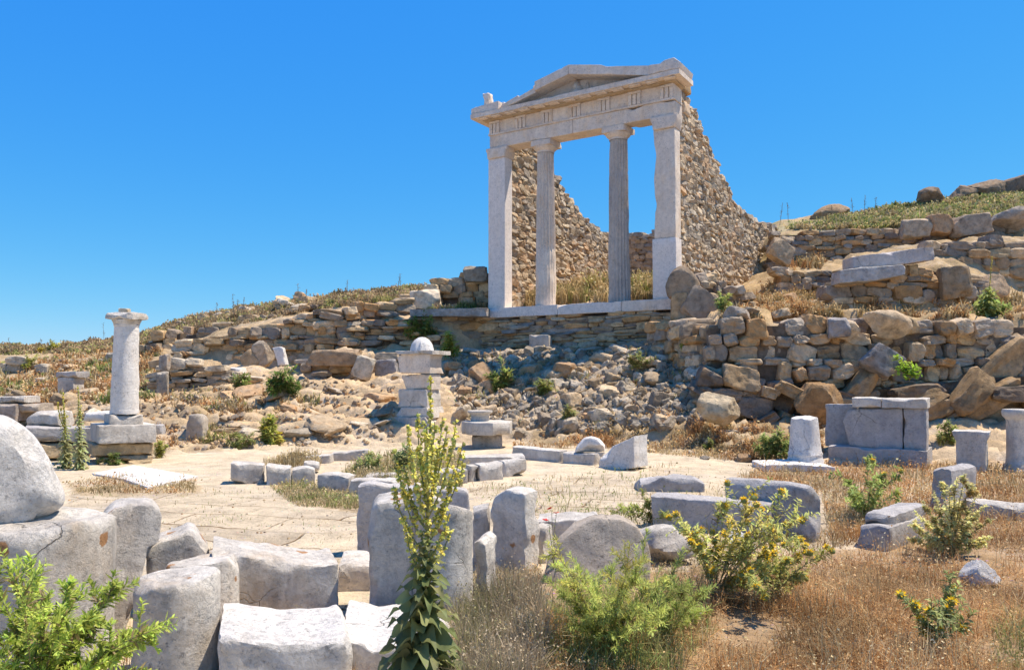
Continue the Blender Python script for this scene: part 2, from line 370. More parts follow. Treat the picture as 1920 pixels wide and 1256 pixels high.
def mat_marble(name, white=(.77, .69, .585), grey=(.41, .36, .305), amount=.65, lichen=.0, warm=(.52, .43, .32), pit=.03, crack=.8):
    t = NT(name); co = t.coord()
    a = t.noise(co, 1.7, 8, .62, .4); st = t.noise(t.scale(co, (5, 5, .9)), 1.6, 6, .6)
    f = t.ramp(t.math('ADD', t.math('MULTIPLY', a, .65), t.math('MULTIPLY', st, .35)), [(.5 - .22 * amount, 1.0), (.5 + .26 * (1.2 - amount), 0.0)])
    c = t.mix(f, white, grey)
    wm = t.ramp(t.noise(t.scale(co, (1, 1, .55)), 2.9, 7, .68), [(.50, 0.0), (.70, .65)]); c = t.mix(wm, c, warm)
    sp = t.ramp(t.noise(co, 30, 6, .8), [(.36, .7), (.47, 0.0)]); sp2 = t.ramp(t.noise(co, 3.1, 4, .6), [(.42, 0.0), (.6, 1.0)])
    c = t.mix(t.math('MULTIPLY', sp, sp2), c, (.10, .10, .105))
    mo = t.ramp(t.noise(co, 11, 6, .75), [(.27, .76), (.5, 1.0), (.72, 1.12)]); c = t.mix(1.0, c, mo, 'MULTIPLY')
    c = t.mix(1.0, c, t.col(), 'MULTIPLY')
    vc = t.n("ShaderNodeTexVoronoi", feature='DISTANCE_TO_EDGE'); vc.inputs['Scale'].default_value = 1.5; wv = t.n("ShaderNodeVectorMath", operation='ADD'); n3 = t.n("ShaderNodeTexNoise"); n3.inputs['Scale'].default_value = 3.0; n3.inputs['Detail'].default_value = 6; t.l(co, n3.inputs['Vector'])
    s3 = t.n("ShaderNodeVectorMath", operation='SCALE'); t.l(n3.outputs['Color'], s3.inputs[0]); s3.inputs['Scale'].default_value = .35; t.l(co, wv.inputs[0]); t.l(s3.outputs[0], wv.inputs[1]); t.l(wv.outputs[0], vc.inputs['Vector'])
    ck = t.math('MULTIPLY', t.ramp(vc.outputs['Distance'], [(.0, crack), (.007, 0.0)]), t.ramp(t.noise(co, 1.3, 3, .5), [(.55, 0.0), (.63, 1.0)])); c = t.mix(ck, c, (.13, .105, .08))
    if lichen:
        v = t.n("ShaderNodeTexVoronoi"); v.inputs['Scale'].default_value = 3.2; v.inputs['Randomness'].default_value = 1
        wob = t.n("ShaderNodeVectorMath", operation='ADD'); nn = t.n("ShaderNodeTexNoise"); nn.inputs['Scale'].default_value = 14; t.l(co, nn.inputs['Vector'])
        sc_ = t.n("ShaderNodeVectorMath", operation='SCALE'); t.l(nn.outputs['Color'], sc_.inputs[0]); sc_.inputs['Scale'].default_value = .09
        t.l(co, wob.inputs[0]); t.l(sc_.outputs[0], wob.inputs[1]); t.l(wob.outputs[0], v.inputs['Vector'])
        lm = t.ramp(v.outputs['Distance'], [(.12 * lichen, .85), (.15 * lichen, 0.0)]); c = t.mix(lm, c, (.40, .17, .04))
    t.base(c); t.b.inputs['Roughness'].default_value = .8
    hb = t.math('ADD', t.math('MULTIPLY', t.noise(co, 6, 10, .78), 1.5), t.math('MULTIPLY', t.ramp(t.noise(co, 26, 6, .8), [(.34, 0.0), (.50, 1.0)]), .22))
    hb = t.math('SUBTRACT', hb, t.math('MULTIPLY', ck, .8)); t.bump(hb, .85, pit); return t.m
def mat_stone(name, tint=(1, 1, 1), world=False, bstr=.9, dist=.04, rnd=.0):
    t = NT(name); co = t.coord(world); c = t.col()
    m = t.ramp(t.noise(co, 5.5, 8, .68, .3), [(.26, .42), (.5, 1.0), (.74, 1.45)]); c = t.mix(1.0, c, m, 'MULTIPLY')
    g = t.ramp(t.noise(co, 2.3, 5, .6), [(.53, 0.0), (.70, .45)]); c = t.mix(g, c, (.38, .33, .26))
    o = t.ramp(t.noise(t.scale(co, (1, 1, 1.7)), 3.4, 5, .6), [(.56, 0.0), (.72, .5)]); c = t.mix(o, c, (.46, .245, .085))
    k = t.ramp(t.noise(co, 27, 5, .75), [(.30, .55), (.44, 0.0)]); c = t.mix(k, c, (.07, .065, .06))
    if rnd:
        oi = t.n("ShaderNodeObjectInfo"); rr = t.ramp(oi.outputs['Random'], [(0, 1 - rnd), (1, 1 + rnd)]); c = t.mix(1.0, c, rr, 'MULTIPLY')
    c = t.mix(1.0, c, tint, 'MULTIPLY'); t.base(c); t.b.inputs['Roughness'].default_value = .95
    hb = t.math('ADD', t.noise(co, 7, 8, .72), t.math('MULTIPLY', t.noise(co, 33, 5, .7), .35)); t.bump(hb, bstr, dist); return t.m
def mat_leaf(name, trans=.45, rough=.6, mul=1.0):
    t = NT(name); c = t.col()
    if mul != 1.0: c = t.mix(1.0, c, (mul, mul, mul), 'MULTIPLY')
    t.base(c); t.b.inputs['Roughness'].default_value = rough
    if trans:
        tr = t.n("ShaderNodeBsdfTranslucent"); t.l(c, tr.inputs['Color']); ms = t.n("ShaderNodeMixShader"); ms.inputs[0].default_value = trans
        t.l(t.b.outputs[0], ms.inputs[1]); t.l(tr.outputs[0], ms.inputs[2]); t.l(ms.outputs[0], t.out.inputs[0])
    return t.m
M_MARBLE = mat_marble("weathered_marble", lichen=.0)
M_MARBLE_L = mat_marble("lichened_marble", (.75, .675, .575), (.37, .325, .28), .8, lichen=1.0, warm=(.55, .40, .25))
M_WHITE = mat_marble("white_marble", (.86, .80, .72), (.72, .66, .59), .3, warm=(.72, .62, .51))
M_BLUE = mat_marble("blue_grey_marble", (.56, .51, .465), (.35, .32, .30), .6, warm=(.52, .45, .36))
M_TEMPLE = mat_marble("temple_marble", (.82, .69, .55), (.62, .51, .41), .5, warm=(.72, .51, .31), pit=.015, crack=.12)
M_NEW = mat_marble("restored_marble", (.80, .70, .60), (.74, .64, .55), .3, warm=(.75, .63, .50), pit=.008, crack=0.0)
M_WALL = mat_stone("wall_rubble", world=True)
M_ROCK = mat_stone("loose_rock", rnd=.3)
M_BOULD = mat_stone("boulder", dist=.06, rnd=.12)
M_LEAF = mat_leaf("leaf"); M_STEM = mat_leaf("stem", 0, .8); M_GRASS = mat_leaf("dry_grass", .35, .9); M_FLOWER = mat_leaf("flower", .2, .7)
# ------------------------------------------------------------------ the ground: court, bedrock slope, terraces and hill in one sheet
def inpoly(px, py, poly):
    px = np.asarray(px, float); py = np.asarray(py, float); ins = np.zeros(px.shape, bool); n = len(poly); j = n - 1
    for i in range(n):
        xi, yi = poly[i]; xj, yj = poly[j]
        c = ((yi > py) != (yj > py)) & (px < (xj - xi) * (py - yi) / ((yj - yi) + 1e-12) + xi); ins ^= c; j = i
    return ins
def PX(P):
    P = np.asarray(P, float); d = P - np.array([0, 0, EYE]); c = np.maximum(d[:, 1] * CP + d[:, 2] * SP, .05)
    return CX + FPX * d[:, 0] / c, CY - FPX * (-d[:, 1] * SP + d[:, 2] * CP) / c
def soft(px, py, poly, w, n):
    """polygon mask with a ragged edge"""
    return inpoly(px + n * w, py + n * w * .35, poly).astype(float)
GRID = {}
def Hgrid(x, y):
    """height of the built ground sheet, read off its grid"""
    x = np.atleast_1d(np.asarray(x, float)); y = np.atleast_1d(np.asarray(y, float)); us, ys, z = GRID['us'], GRID['ys'], GRID['z']
    u = np.clip(CX + FPX * x / np.maximum(y, 3.0), us[0], us[-1] - 1e-6); v = np.clip(y, ys[0], ys[-1] - 1e-6)
    i = np.clip(np.searchsorted(us, u, side='right') - 1, 0, len(us) - 2); j = np.clip(np.searchsorted(ys, v, side='right') - 1, 0, len(ys) - 2)
    a = (u - us[i]) / (us[i + 1] - us[i]); b = (v - ys[j]) / (ys[j + 1] - ys[j])
    return (z[j, i] * (1 - a) + z[j, i + 1] * a) * (1 - b) + (z[j + 1, i] * (1 - a) + z[j + 1, i + 1] * a) * b
def build_ground():
    us = np.concatenate([np.linspace(-9000, -400, 40)[:-1], np.linspace(-400, -30, 40)[:-1], np.arange(-30, 1955, 4.5), np.linspace(1960, 2500, 40), np.linspace(2500, 11000, 40)[1:]])
    ys = np.concatenate([np.arange(-14, .8, .4), np.arange(.8, 6, .06), np.arange(6, 15, .1), np.arange(15, 29.5, .07), np.arange(29.5, 56, .25), np.geomspace(56, 2600, 30)])
    U, Y = np.meshgrid(us, ys); X = (U - CX) / FPX * np.maximum(Y, 3.0)
    x, y = X.ravel(), Y.ravel(); z = H(x, y); GRID.update(us=us, ys=ys, z=z.reshape(len(ys), len(us))); V = np.stack([x, y, z], 1)
    px, py = PX(V); r, u, y0 = zone(x, y)
    P = np.stack([x, y, z * 0], 1); n1 = NZ[3](P * .45); n2 = NZ[4](P * 1.3); n = n1 * .6 + n2 * .4
    sand = np.array([.55, .435, .29]); soil = np.array([.36, .235, .125]); bed = np.array([.50, .345, .19]); grey = np.array([.38, .29, .19]); straw = np.array([.38, .26, .13]); green = np.array([.22, .21, .08])
    C = np.tile(sand, (len(x), 1)); front = y > 1.5
    C = C * (1 + .10 * n[:, None])
    def put(mask, c): 
        global _k
        C[:] = C * (1 - mask[:, None]) + np.asarray(c) * (1 + .18 * n2[:, None]) * mask[:, None]
    put(r * .9, bed)
    rub = soft(px, py, [(840,655),(1335,600),(1345,800),(1150,815),(850,830)], 40, n); put(rub * r * .8, grey)
    hill = np.clip((y - np.where(px > 1350, 17.6, 24.5)) / np.where(px > 1350, .3, 2.0), 0, 1); put(hill * .9, straw)
    lf = ((px < 420) & (y > 15.8)).astype(float) * np.clip(.75 + n, 0, 1); put(lf * .8, [.38, .27, .15])
    gr = np.clip((px - 1350) / 60, 0, 1) * np.clip((y - 27) / 2, 0, 1) * np.clip(n * 2 + .4, 0, 1); put(gr * .8, green)
    dg = soft(px, py, [(880,1256),(880,1120),(1010,1080),(1230,1060),(1480,1040),(1600,1020),(1680,1000),(1800,940),(1990,930),(2600,1000),(2600,1400),(880,1400)], 60, n); put(dg, soil)
    dg2 = soft(px, py, [(1380,905),(1430,870),(1560,868),(1780,868),(1990,860),(1990,935),(1800,940),(1740,900)], 30, n); put(dg2 * .8, soil)
    dg3 = soft(px, py, [(980,800),(1340,770),(1540,800),(1540,850),(1420,865),(1220,850),(1120,840),(980,835)], 40, n); put(dg3 * .8, straw * .85)
    dg4 = soft(px, py, [(130,910),(370,905),(360,930),(150,930)], 25, n) + soft(px, py, [(500,905),(660,915),(680,960),(560,950)], 25, n); put(np.clip(dg4, 0, 1) * .6, straw)
    court = np.clip((1 - r) * 1.0 - dg - dg2, 0, 1) * (px < 1600)
    court *= inpoly(px, py, [(130,925),(600,925),(690,900),(690,1060),(420,1060),(120,1010)]) | inpoly(px, py, [(880,915),(1240,880),(1700,900),(1650,1010),(900,980)])
    nu, ny = len(us), len(ys); i = np.arange(ny - 1)[:, None] * nu; j = np.arange(nu - 1)[None]
    a = (i + j).ravel(); Q = np.stack([a, a + 1, a + 1 + nu, a + nu], 1)
    t = NT("earth_and_bedrock"); co = t.coord(True); c = t.col()
    ca = t.n("ShaderNodeAttribute", attribute_name="court").outputs['Fac']
    br = t.n("ShaderNodeTexBrick"); br.offset = .37; br.inputs['Scale'].default_value = 1; br.inputs['Mortar Size'].default_value = .017; br.inputs['Mortar Smooth'].default_value = .6
    br.inputs['Brick Width'].default_value = 1.25; br.inputs['Row Height'].default_value = .62; br.inputs['Color1'].default_value = (1, 1, 1, 1); br.inputs['Color2'].default_value = (.80, .79, .80, 1); br.inputs['Mortar'].default_value = (.36, .28, .19, 1)
    nn = t.n("ShaderNodeTexNoise"); nn.inputs['Scale'].default_value = .8; nn.inputs['Detail'].default_value = 4; t.l(co, nn.inputs['Vector'])
    wv = t.n("ShaderNodeVectorMath", operation='SCALE'); t.l(nn.outputs['Color'], wv.inputs[0]); wv.inputs['Scale'].default_value = .55
    ad = t.n("ShaderNodeVectorMath", operation='ADD'); t.l(co, ad.inputs[0]); t.l(wv.outputs[0], ad.inputs[1])
    rt = t.n("ShaderNodeVectorRotate", rotation_type='Z_AXIS'); rt.inputs['Angle'].default_value = .25; t.l(ad.outputs[0], rt.inputs['Vector']); t.l(rt.outputs[0], br.inputs['Vector'])
    jm = t.math('MULTIPLY', ca, t.ramp(t.noise(co, .9, 3, .6), [(.38, .15), (.56, 1.0)]))
    c = t.mix(jm, c, t.mix(1.0, c, br.outputs['Color'], 'MULTIPLY'))
    m = t.ramp(t.noise(co, 2.4, 10, .75), [(.27, .50), (.5, 1.0), (.74, 1.3)]); c = t.mix(1.0, c, m, 'MULTIPLY')
    f = t.ramp(t.noise(co, 30, 6, .75), [(.32, .62), (.45, 1.0), (.62, 1.12)]); c = t.mix(1.0, c, f, 'MULTIPLY')
    vo = t.n("ShaderNodeTexVoronoi"); vo.inputs['Scale'].default_value = 16; t.l(co, vo.inputs['Vector'])
    pm = t.math('MULTIPLY', t.ramp(vo.outputs['Distance'], [(.16, 1.0), (.22, 0.0)]), t.ramp(t.noise(co, 1.4, 4, .6), [(.50, 0.0), (.62, 1.0)]))
    c = t.mix(pm, c, t.mix(.6, vo.outputs['Color'], (.46, .40, .33)))
    st = t.ramp(t.noise(co, 1.1, 5, .65), [(.5, 0.0), (.66, .4)]); c = t.mix(st, c, (.62, .52, .40))
    t.base(c); t.b.inputs['Roughness'].default_value = 1.0
    hb = t.math('ADD', t.math('ADD', t.noise(co, 9, 8, .72), t.math('MULTIPLY', t.noise(co, 45, 5, .7), .3)), t.math('MULTIPLY', pm, .35))
    hb = t.math('SUBTRACT', hb, t.math('MULTIPLY', t.math('MULTIPLY', br.outputs['Fac'], jm), .6)); t.bump(hb, .8, .05)
    mb = MB(); mb.add(V, Q, None, np.clip(C, .03, 1)); o = mb.build("ground", t.m, loc=(0, 0, 0), smooth=True)
    at = o.data.attributes.new("court", 'FLOAT', 'POINT'); at.data.foreach_set("value", court.astype(np.float32))
    o['kind'] = 'structure'
build_ground(); H = Hgrid

# ------------------------------------------------------------------ rubble masonry
PAL = np.array([[.50,.335,.175],[.57,.40,.225],[.43,.30,.165],[.31,.23,.155],[.52,.29,.125],[.46,.375,.27],[.30,.24,.185],[.62,.47,.29]])
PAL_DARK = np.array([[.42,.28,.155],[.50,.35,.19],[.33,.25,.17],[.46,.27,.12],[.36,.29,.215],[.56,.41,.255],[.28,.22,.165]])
PAL_GREY = np.array([[.43,.34,.235],[.52,.42,.295],[.33,.265,.195],[.46,.32,.18],[.58,.48,.35]])
def masonry(mb, pts, thick, sw, sh, seed, pal=PAL, n=4, tilt=.10, jit=.3, sink=.15, back=0.0, rough=.04, front_jit=.05, dmin=.70, boxy=True, planes=5, fill=1.0, tilt0=0.0):
    """stones laid in rough courses along a line of (x, y, z_bottom, z_top); every stone runs through the wall"""
    r = np.random.default_rng(seed); pts = np.asarray(pts, float)
    seg = np.linalg.norm(np.diff(pts[:, :2], axis=0), axis=1); S = np.concatenate([[0], np.cumsum(seg)])
    at = lambda s, k: np.interp(s, S, pts[:, k])
    z = pts[:, 2].min() - sink; ztop = pts[:, 3].max()
    while z < ztop:
        h = sh * r.uniform(1 - jit, 1 + jit); s = -r.uniform(0, sw)
        while s < S[-1] + sw * .2:
            w = sw * r.uniform(.5, 1.6); sm = min(max(s + w / 2, 0), S[-1]); zb, zt = at(sm, 2) - sink, at(sm, 3)
            hh = h * r.uniform(.85, 1.25); zc = z + h / 2 + r.normal() * h * .10
            if zc > zb and zc < zt - h * .15 + r.normal() * h * .2 and s + w / 2 < S[-1] + sw * .3:
                x, y = at(sm, 0), at(sm, 1); i = min(max(np.searchsorted(S, sm) - 1, 0), len(seg) - 1)
                d = (pts[i + 1, :2] - pts[i, :2]) / seg[i]; a = math.atan2(d[1], d[0])
                V, Q = rock(r, n, (w * .63 * fill, thick * .56, hh * .68 * fill), boxy=boxy, planes=planes, rough=rough, dmin=dmin)
                ta = tilt0 + r.normal() * tilt; V = V @ np.array([[math.cos(ta), 0, -math.sin(ta)], [0, 1, 0], [math.sin(ta), 0, math.cos(ta)]]).T
                V = V @ rot_z(a + r.normal() * .05).T
                off = r.normal() * front_jit; V += np.array([x - d[1] * (off + back), y + d[0] * (off + back), zc])
                mb.add(V, Q, None, pal[r.integers(0, len(pal))] * r.uniform(.78, 1.2))
            s += w * 1.02
        z += h * .97
def core(mb, pts, thick, drop=.12, col=(.13, .095, .065), sink=.3):
    """earth and mortar between the stones"""
    pts = np.asarray(pts, float); d = pts[-1, :2] - pts[0, :2]; d /= np.linalg.norm(d); nrm = np.array([-d[1], d[0]]) * thick / 2
    V = []
    for x, y, zb, zt in pts:
        zt = max(zt - drop, zb + .02 - sink)
        V += [[x - nrm[0], y - nrm[1], zb - sink], [x - nrm[0], y - nrm[1], zt], [x + nrm[0], y + nrm[1], zt], [x + nrm[0], y + nrm[1], zb - sink]]
    k = len(pts); Q = []
    for i in range(k - 1):
        a, b = i * 4, i * 4 + 4
        for q in range(4): Q.append([a + q, b + q, b + (q + 1) % 4, a + (q + 1) % 4])
    Q += [[0, 1, 2, 3], [(k-1)*4+3, (k-1)*4+2, (k-1)*4+1, (k-1)*4]]
    mb.add(np.array(V), np.array(Q)[:, ::-1], None, col)
def wall_px(name, label, cat, pp, thick, sw, sh, seed, mat=None, **k):
    """(px, py_top, py_bottom, distance) per corner"""
    pts = []
    for px, pt, pb, Y in pp:
        b = W(px, pb, Y); pts.append((b[0], Y + thick / 2, b[2], PZ(px, pt, Y)))
    mb = MB(); masonry(mb, pts, thick, sw, sh, seed, **k); core(mb, pts, max(thick - .34, .08))
    o = mb.build(name, mat or M_WALL); return tag(o, label, cat, 'dry stone walls of the ruins')

# ------------------------------------------------------------------ the temple
TA = W(915.5, 579, 24.2); PHI = math.atan(FPX / 2247.0)
E1 = np.array([math.cos(PHI), -math.sin(PHI), 0]); E2 = np.array([math.sin(PHI), math.cos(PHI), 0])
ZS = TA[2]; ZA = PZ(921, 280, 24.2); ZF = PZ(921, 256, 24.2); ZC = PZ(921, 227, 24.2)
def TT(V, a=0, b=0, z=0):
    V = np.asarray(V, float); o = np.array([TA[0], TA[1], 0]) + E1 * a + E2 * b + np.array([0, 0, z])
    return o + V[:, :1] * E1 + V[:, 1:2] * E2 + V[:, 2:] * np.array([0, 0, 1.])
temple = empty("temple_ruin", TA + E1 * 3.1 + np.array([0, 0, -.3]))
tag(temple, "marble temple front with four supports and pediment, rubble side walls behind", "temple")
def tblock(name, O, b0, depth, parent=temple, mat=M_TEMPLE, bev=.018, step=.09, rough=.006, seed=0, chips=5, chip=.09, col=(1, 1, 1), a=0, z=0):
    V, Q, T = slab_mesh(O, depth, bev, step, rough, seed, chips, chip); mb = MB(); mb.add(TT(V, a, b0, z), Q, T, col)
    return mb.build(name, mat, parent, smooth=True, angle=42)
def rect(a0, a1, z0, z1): return [(a0, z0), (a1, z0), (a1, z1), (a0, z1)]
FW = 6.17
# stylobate in three lengths
for k, (a0, a1) in enumerate(((-.12, 2.55), (2.555, 4.6), (4.605, 6.32))):
    o = tblock("stylobate_block", rect(a0, a1, ZS - .30, ZS), -.12, 1.1, mat=M_NEW if k < 2 else M_TEMPLE, seed=k, step=.12)
# end pillars, each with its cap
pl = tblock("pillar", rect(0, .62, ZS, ZA - .34), 0.0, .42, mat=M_NEW, bev=.012, rough=.003, chips=1)
tblock("pillar_cap", [(-.01, ZA - .338), (.63, ZA - .338), (.69, ZA - .12), (.72, ZA - .10), (.72, ZA), (-.07, ZA), (-.07, ZA - .10), (-.04, ZA - .12)], -.05, .54, parent=pl, seed=4, step=.06, chips=2)
x0, x1 = FW - .60, FW
pr = tblock("pillar", [(x0 - .02, ZS + 1.68), (x1, ZS + 1.68), (x1, ZA - .36), (x0 - .02, ZA - .36), (x0 - .0, ZA - .75), (x0 + .05, ZA - 1.0), (x0 + .04, ZA - 1.2), (x0 - .02, ZA - 1.7), (x0 + .02, ZA - 2.4)], 0.03, .40, seed=6, step=.09, chips=6, chip=.10, rough=.010)
pr['label'] = 'weathered right pillar with a worn left edge'
tblock("repair_block", rect(x0 - .07, x1 + .01, ZS, ZS + 1.675), 0.0, .44, parent=pr, mat=M_NEW, bev=.012, rough=.003, chips=1)
tblock("pillar_cap", [(x0 - .01, ZA - .358), (x1 + .01, ZA - .358), (x1 + .08, ZA - .14), (x1 + .10, ZA), (x0 - .12, ZA), (x0 - .10, ZA - .12), (x0 - .04, ZA - .15)], -.05, .54, parent=pr, seed=9, step=.06, chips=7)
# columns
def column(ac, seed, mat, low):
    mb = MB(); hs_ = ZA - .36 - ZS; n = 80; a = np.linspace(0, 2 * math.pi, n, endpoint=False); fl = np.abs(np.sin(a * 10))
    r = np.random.default_rng(seed); zs = np.linspace(0, hs_, 60); V = []
    joints = [hs_ * low, hs_ * .62, hs_ * .80]
    for z in zs:
        t = z / hs_; rad = .325 - .062 * t - .0 * t * t
        dep = .010 if t < low else .042
        jj = min(abs(z - q) for q in joints); dent = .012 if jj < .03 else 0
        V.append(np.stack([(rad - dep * fl ** .8 - dent) * np.cos(a), (rad - dep * fl ** .8 - dent) * np.sin(a), np.full(n, z)], 1))
    V = np.concatenate(V); i = np.arange(n); j = (i + 1) % n
    Q = np.concatenate([np.stack([k * n + i, k * n + j, (k + 1) * n + j, (k + 1) * n + i], 1) for k in range(len(zs) - 1)])
    V[:, 0] += .008 * NZ[seed % 6](V * .9); V[:, 1] += .008 * NZ[(seed + 1) % 6](V * .9)
    for _ in range(14):
        q = V[r.integers(0, len(V))]; k = np.clip(1 - np.linalg.norm((V - q) * [1, 1, .45], axis=1) / .16, 0, 1); V[:, :2] *= (1 - .12 * k)[:, None]
    mb.add(TT(V, ac, .36, ZS), Q); c = mb.build("column", mat, temple, smooth=True, angle=35)
    mb = MB(); V, Q, T = lathe([(.262, 0), (.27, .03), (.262, .05), (.30, .09), (.345, .13), (.365, .165), (.365, .18)], 48)
    mb.add(TT(V, ac, .36, ZA - .36), Q, T)
    V, Q, T = slab_mesh(rect(-.365, .365, 0, .178), .73, .015, .06, .005, seed, 5, .09); mb.add(TT(V, ac, -.005, ZA - .179), Q, T)
    mb.build("column_capital", M_TEMPLE, c, smooth=True, angle=40); return c
column(1.885, 1, M_TEMPLE, .36); column(4.33, 2, M_BLUE if False else mat_marble("streaked_marble", (.64, .55, .46), (.42, .36, .31), .6, warm=(.56, .45, .33), pit=.02), .0)
# architrave, frieze with triglyphs, cornice, pediment
tblock("architrave", rect(.03, 3.0, ZA, ZF), .02, .62, seed=11, step=.10, chips=3); tblock("architrave", rect(3.005, FW, ZA, ZF), .02, .62, seed=12, step=.10, chips=6)
tn = tblock("taenia", rect(.0, FW + .02, ZF + .002, ZF + .06), -.02, .62, seed=13, step=.12, chips=5, chip=.07, bev=.01)
fz = tblock("frieze", rect(.03, FW, ZF + .062, ZC - .046), .03, .6, seed=14, step=.12, chips=3, chip=.06)
NT_ = 7
for k in range(NT_):
    ac = .22 + (FW - .44) * k / (NT_ - 1); mb = MB()
    for q in (-.135, 0, .135):
        V, Q, T = slab_mesh([(ac + q - .055, ZF + .064), (ac + q + .055, ZF + .064), (ac + q + .055, ZC - .12), (ac + q - .055, ZC - .12)], .045, .012, .06, .002, k, 1, .05)
        mb.add(TT(V, 0, -.012), Q, T)
    V, Q, T = slab_mesh(rect(ac - .2, ac + .2, ZC - .118, ZC - .048), .055, .008, .06, .002, k, 1, .05); mb.add(TT(V, 0, -.02), Q, T)
    mb.build("triglyph", M_TEMPLE, fz, smooth=True, angle=40)
CO = .42
tblock("cornice", rect(-CO, FW + CO - .1, ZC + .012, ZC + .155), -CO, 1.1, seed=20, step=.11, chips=9, chip=.06, rough=.005)
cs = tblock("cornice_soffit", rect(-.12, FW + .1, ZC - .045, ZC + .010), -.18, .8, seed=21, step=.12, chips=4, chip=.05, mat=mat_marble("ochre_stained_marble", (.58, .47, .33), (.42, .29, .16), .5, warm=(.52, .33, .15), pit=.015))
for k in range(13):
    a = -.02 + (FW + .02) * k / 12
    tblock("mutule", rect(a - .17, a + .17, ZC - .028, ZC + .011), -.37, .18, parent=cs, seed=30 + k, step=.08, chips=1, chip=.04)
ZP = ZC + .157; AX = FW / 2; RZ = PZ(1078, 130, 22.4)   # apex of the pediment
tymp = tblock("tympanum", [(.45, ZP), (FW - .45, ZP), (AX, ZP + .60)], .12, .4, seed=22, step=.10, chips=2, mat=mat_marble("tympanum_marble", (.68, .59, .48), (.50, .43, .36), .5, warm=(.62, .47, .30), crack=.1))
mb = MB()   # the worn bust in its middle
for (da, dz, sx, sz, sd) in ((0, .14, .20, .20, .10), (0, .36, .105, .13, .10), (.38, .20, .05, .17, .05)):
    V, Q = rock(np.random.default_rng(5), 8, (sx, sd, sz), boxy=False, planes=9, dmin=.85); mb.add(TT(V, AX - .0 + da, .12, ZP + dz + .02), Q)
mb.build("bust_relief", M_MARBLE, tymp, smooth=True)
sl = (RZ - .27 - ZP) / (AX + CO)
def rake(x, up): return ZP + .002 + max(0.0, .228 * (2.5 - abs(x - AX))) + up
# left rake: broken into stepped lengths; right rake whole
RK = dict(step=.08, chips=4, chip=.05, rough=.004)
rk = tblock("raking_cornice", [(-CO, ZP + .002), (.62, rake(.62, 0)), (.62, rake(.62, .25)), (-.25, ZP + .23), (-CO, ZP + .19)], -CO + .05, .95, seed=41, **RK)
tblock("raking_cornice", [(.63, rake(.63, 0)), (1.92, rake(1.92, 0)), (1.92, rake(1.92, .17)), (1.3, rake(1.3, .13)), (1.25, rake(1.25, .20)), (.63, rake(.63, .12))], -CO + .16, .85, seed=42, **RK)
tblock("raking_cornice", [(1.93, rake(1.93, .0)), (AX, rake(AX, .0)), (AX, rake(AX, .28)), (1.93, rake(1.93, .28))], -CO + .04, .95, seed=43, **RK)
tblock("raking_cornice", [(AX + .005, rake(AX, 0)), (FW - .55, rake(FW - .55, 0)), (FW - .55, rake(FW - .55, .27)), (4.3, rake(4.3, .24)), (4.15, rake(4.15, .29)), (AX + .005, rake(AX, .282))], -CO + .04, .95, seed=44, **RK)
tblock("raking_cornice", [(FW - .545, rake(FW - .545, 0)), (FW + CO - .1, ZP + .002), (FW + CO - .06, ZP + .15), (FW + .16, ZP + .33), (FW - .10, ZP + .31), (FW - .24, ZP + .24), (FW - .545, rake(FW - .545, .27))], -CO, 1.0, seed=45, step=.07, chips=6, chip=.07, rough=.006)
for (a, dz, s) in ((1.86, .22, .10), (2.62, .29, .10), (.56, .22, .09)):
    V, Q = rock(np.random.default_rng(int(a * 10)), 5, (s * 1.5, .16, s)); mb = MB(); mb.add(TT(V, a, .0, rake(a, dz)), Q); mb.build("roof_fragment", M_WHITE, temple)
mb = MB()   # eroded akroterion: an upright hooded lump
V, Q, T = slab_mesh([(-.16, 0), (.17, 0), (.15, .12), (.19, .30), (.16, .48), (.04, .57), (-.10, .56), (-.17, .46), (-.14, .28), (-.18, .12)], .30, .06, .05, .02, 8, 6, .09); mb.add(TT(V, -.06, -.12, ZP + .20), Q, T)
mb.build("akroterion", M_TEMPLE, rk, smooth=True, angle=50)
PAL_T = PAL * .62 + np.array([.47, .385, .285]) * .44
# rubble walls of the cella
def tline(L): return [(*(TA + E1 * a + E2 * b)[:2], zb, zt) for a, b, zb, zt in L]
prof = lambda b: np.interp(b, [.4, 1.2, 2.0, 2.8, 3.7, 4.65, 5.73, 6.86, 8.3, 11.5], [ZC + .45, ZC + .15, 9.25, 8.78, 8.3, 7.85, 7.35, 7.15, 7.15, 7.4])
Lr = [(FW - .30, b, np.interp(b, [0, 3, 8, 12], [3.2, 3.4, 4.1, 5.4]), float(prof(b))) for b in np.arange(.62, 11.6, .6)]
mb = MB(); pr_ = tline(Lr); masonry(mb, pr_, .60, .31, .15, 71, pal=PAL_T, tilt=.13, jit=.38, n=5, front_jit=.016, rough=.04, planes=3); core(mb, pr_, .36, .12, (.2, .145, .095))
mb.build("rubble_wall", M_WALL, temple)
Ll = [(.32, b, np.interp(b, [0, 3, 8], [3.2, 4.0, 4.9]), min(float(prof(b)), 9.6)) for b in np.arange(.62, 8.6, .6)]
mb = MB(); pl_ = tline(Ll); masonry(mb, pl_, .56, .31, .15, 72, pal=PAL_T, tilt=.13, jit=.38, n=5, front_jit=.016, rough=.04, planes=3); core(mb, pl_, .34, .12, (.2, .145, .095))
mb.build("rubble_wall", M_WALL, temple)
Lb = [(a, 8.5, 4.6, 7.2 + .12 * math.sin(a * 3)) for a in np.arange(.3, 6.2, .55)]
mb = MB(); pb_ = tline(Lb); masonry(mb, pb_, .56, .31, .15, 73, pal=PAL_T, tilt=.13, jit=.38, n=5, front_jit=.016, rough=.04, planes=3); core(mb, pb_, .34, .12, (.2, .145, .095))
mb.build("rubble_wall", M_WALL, temple)
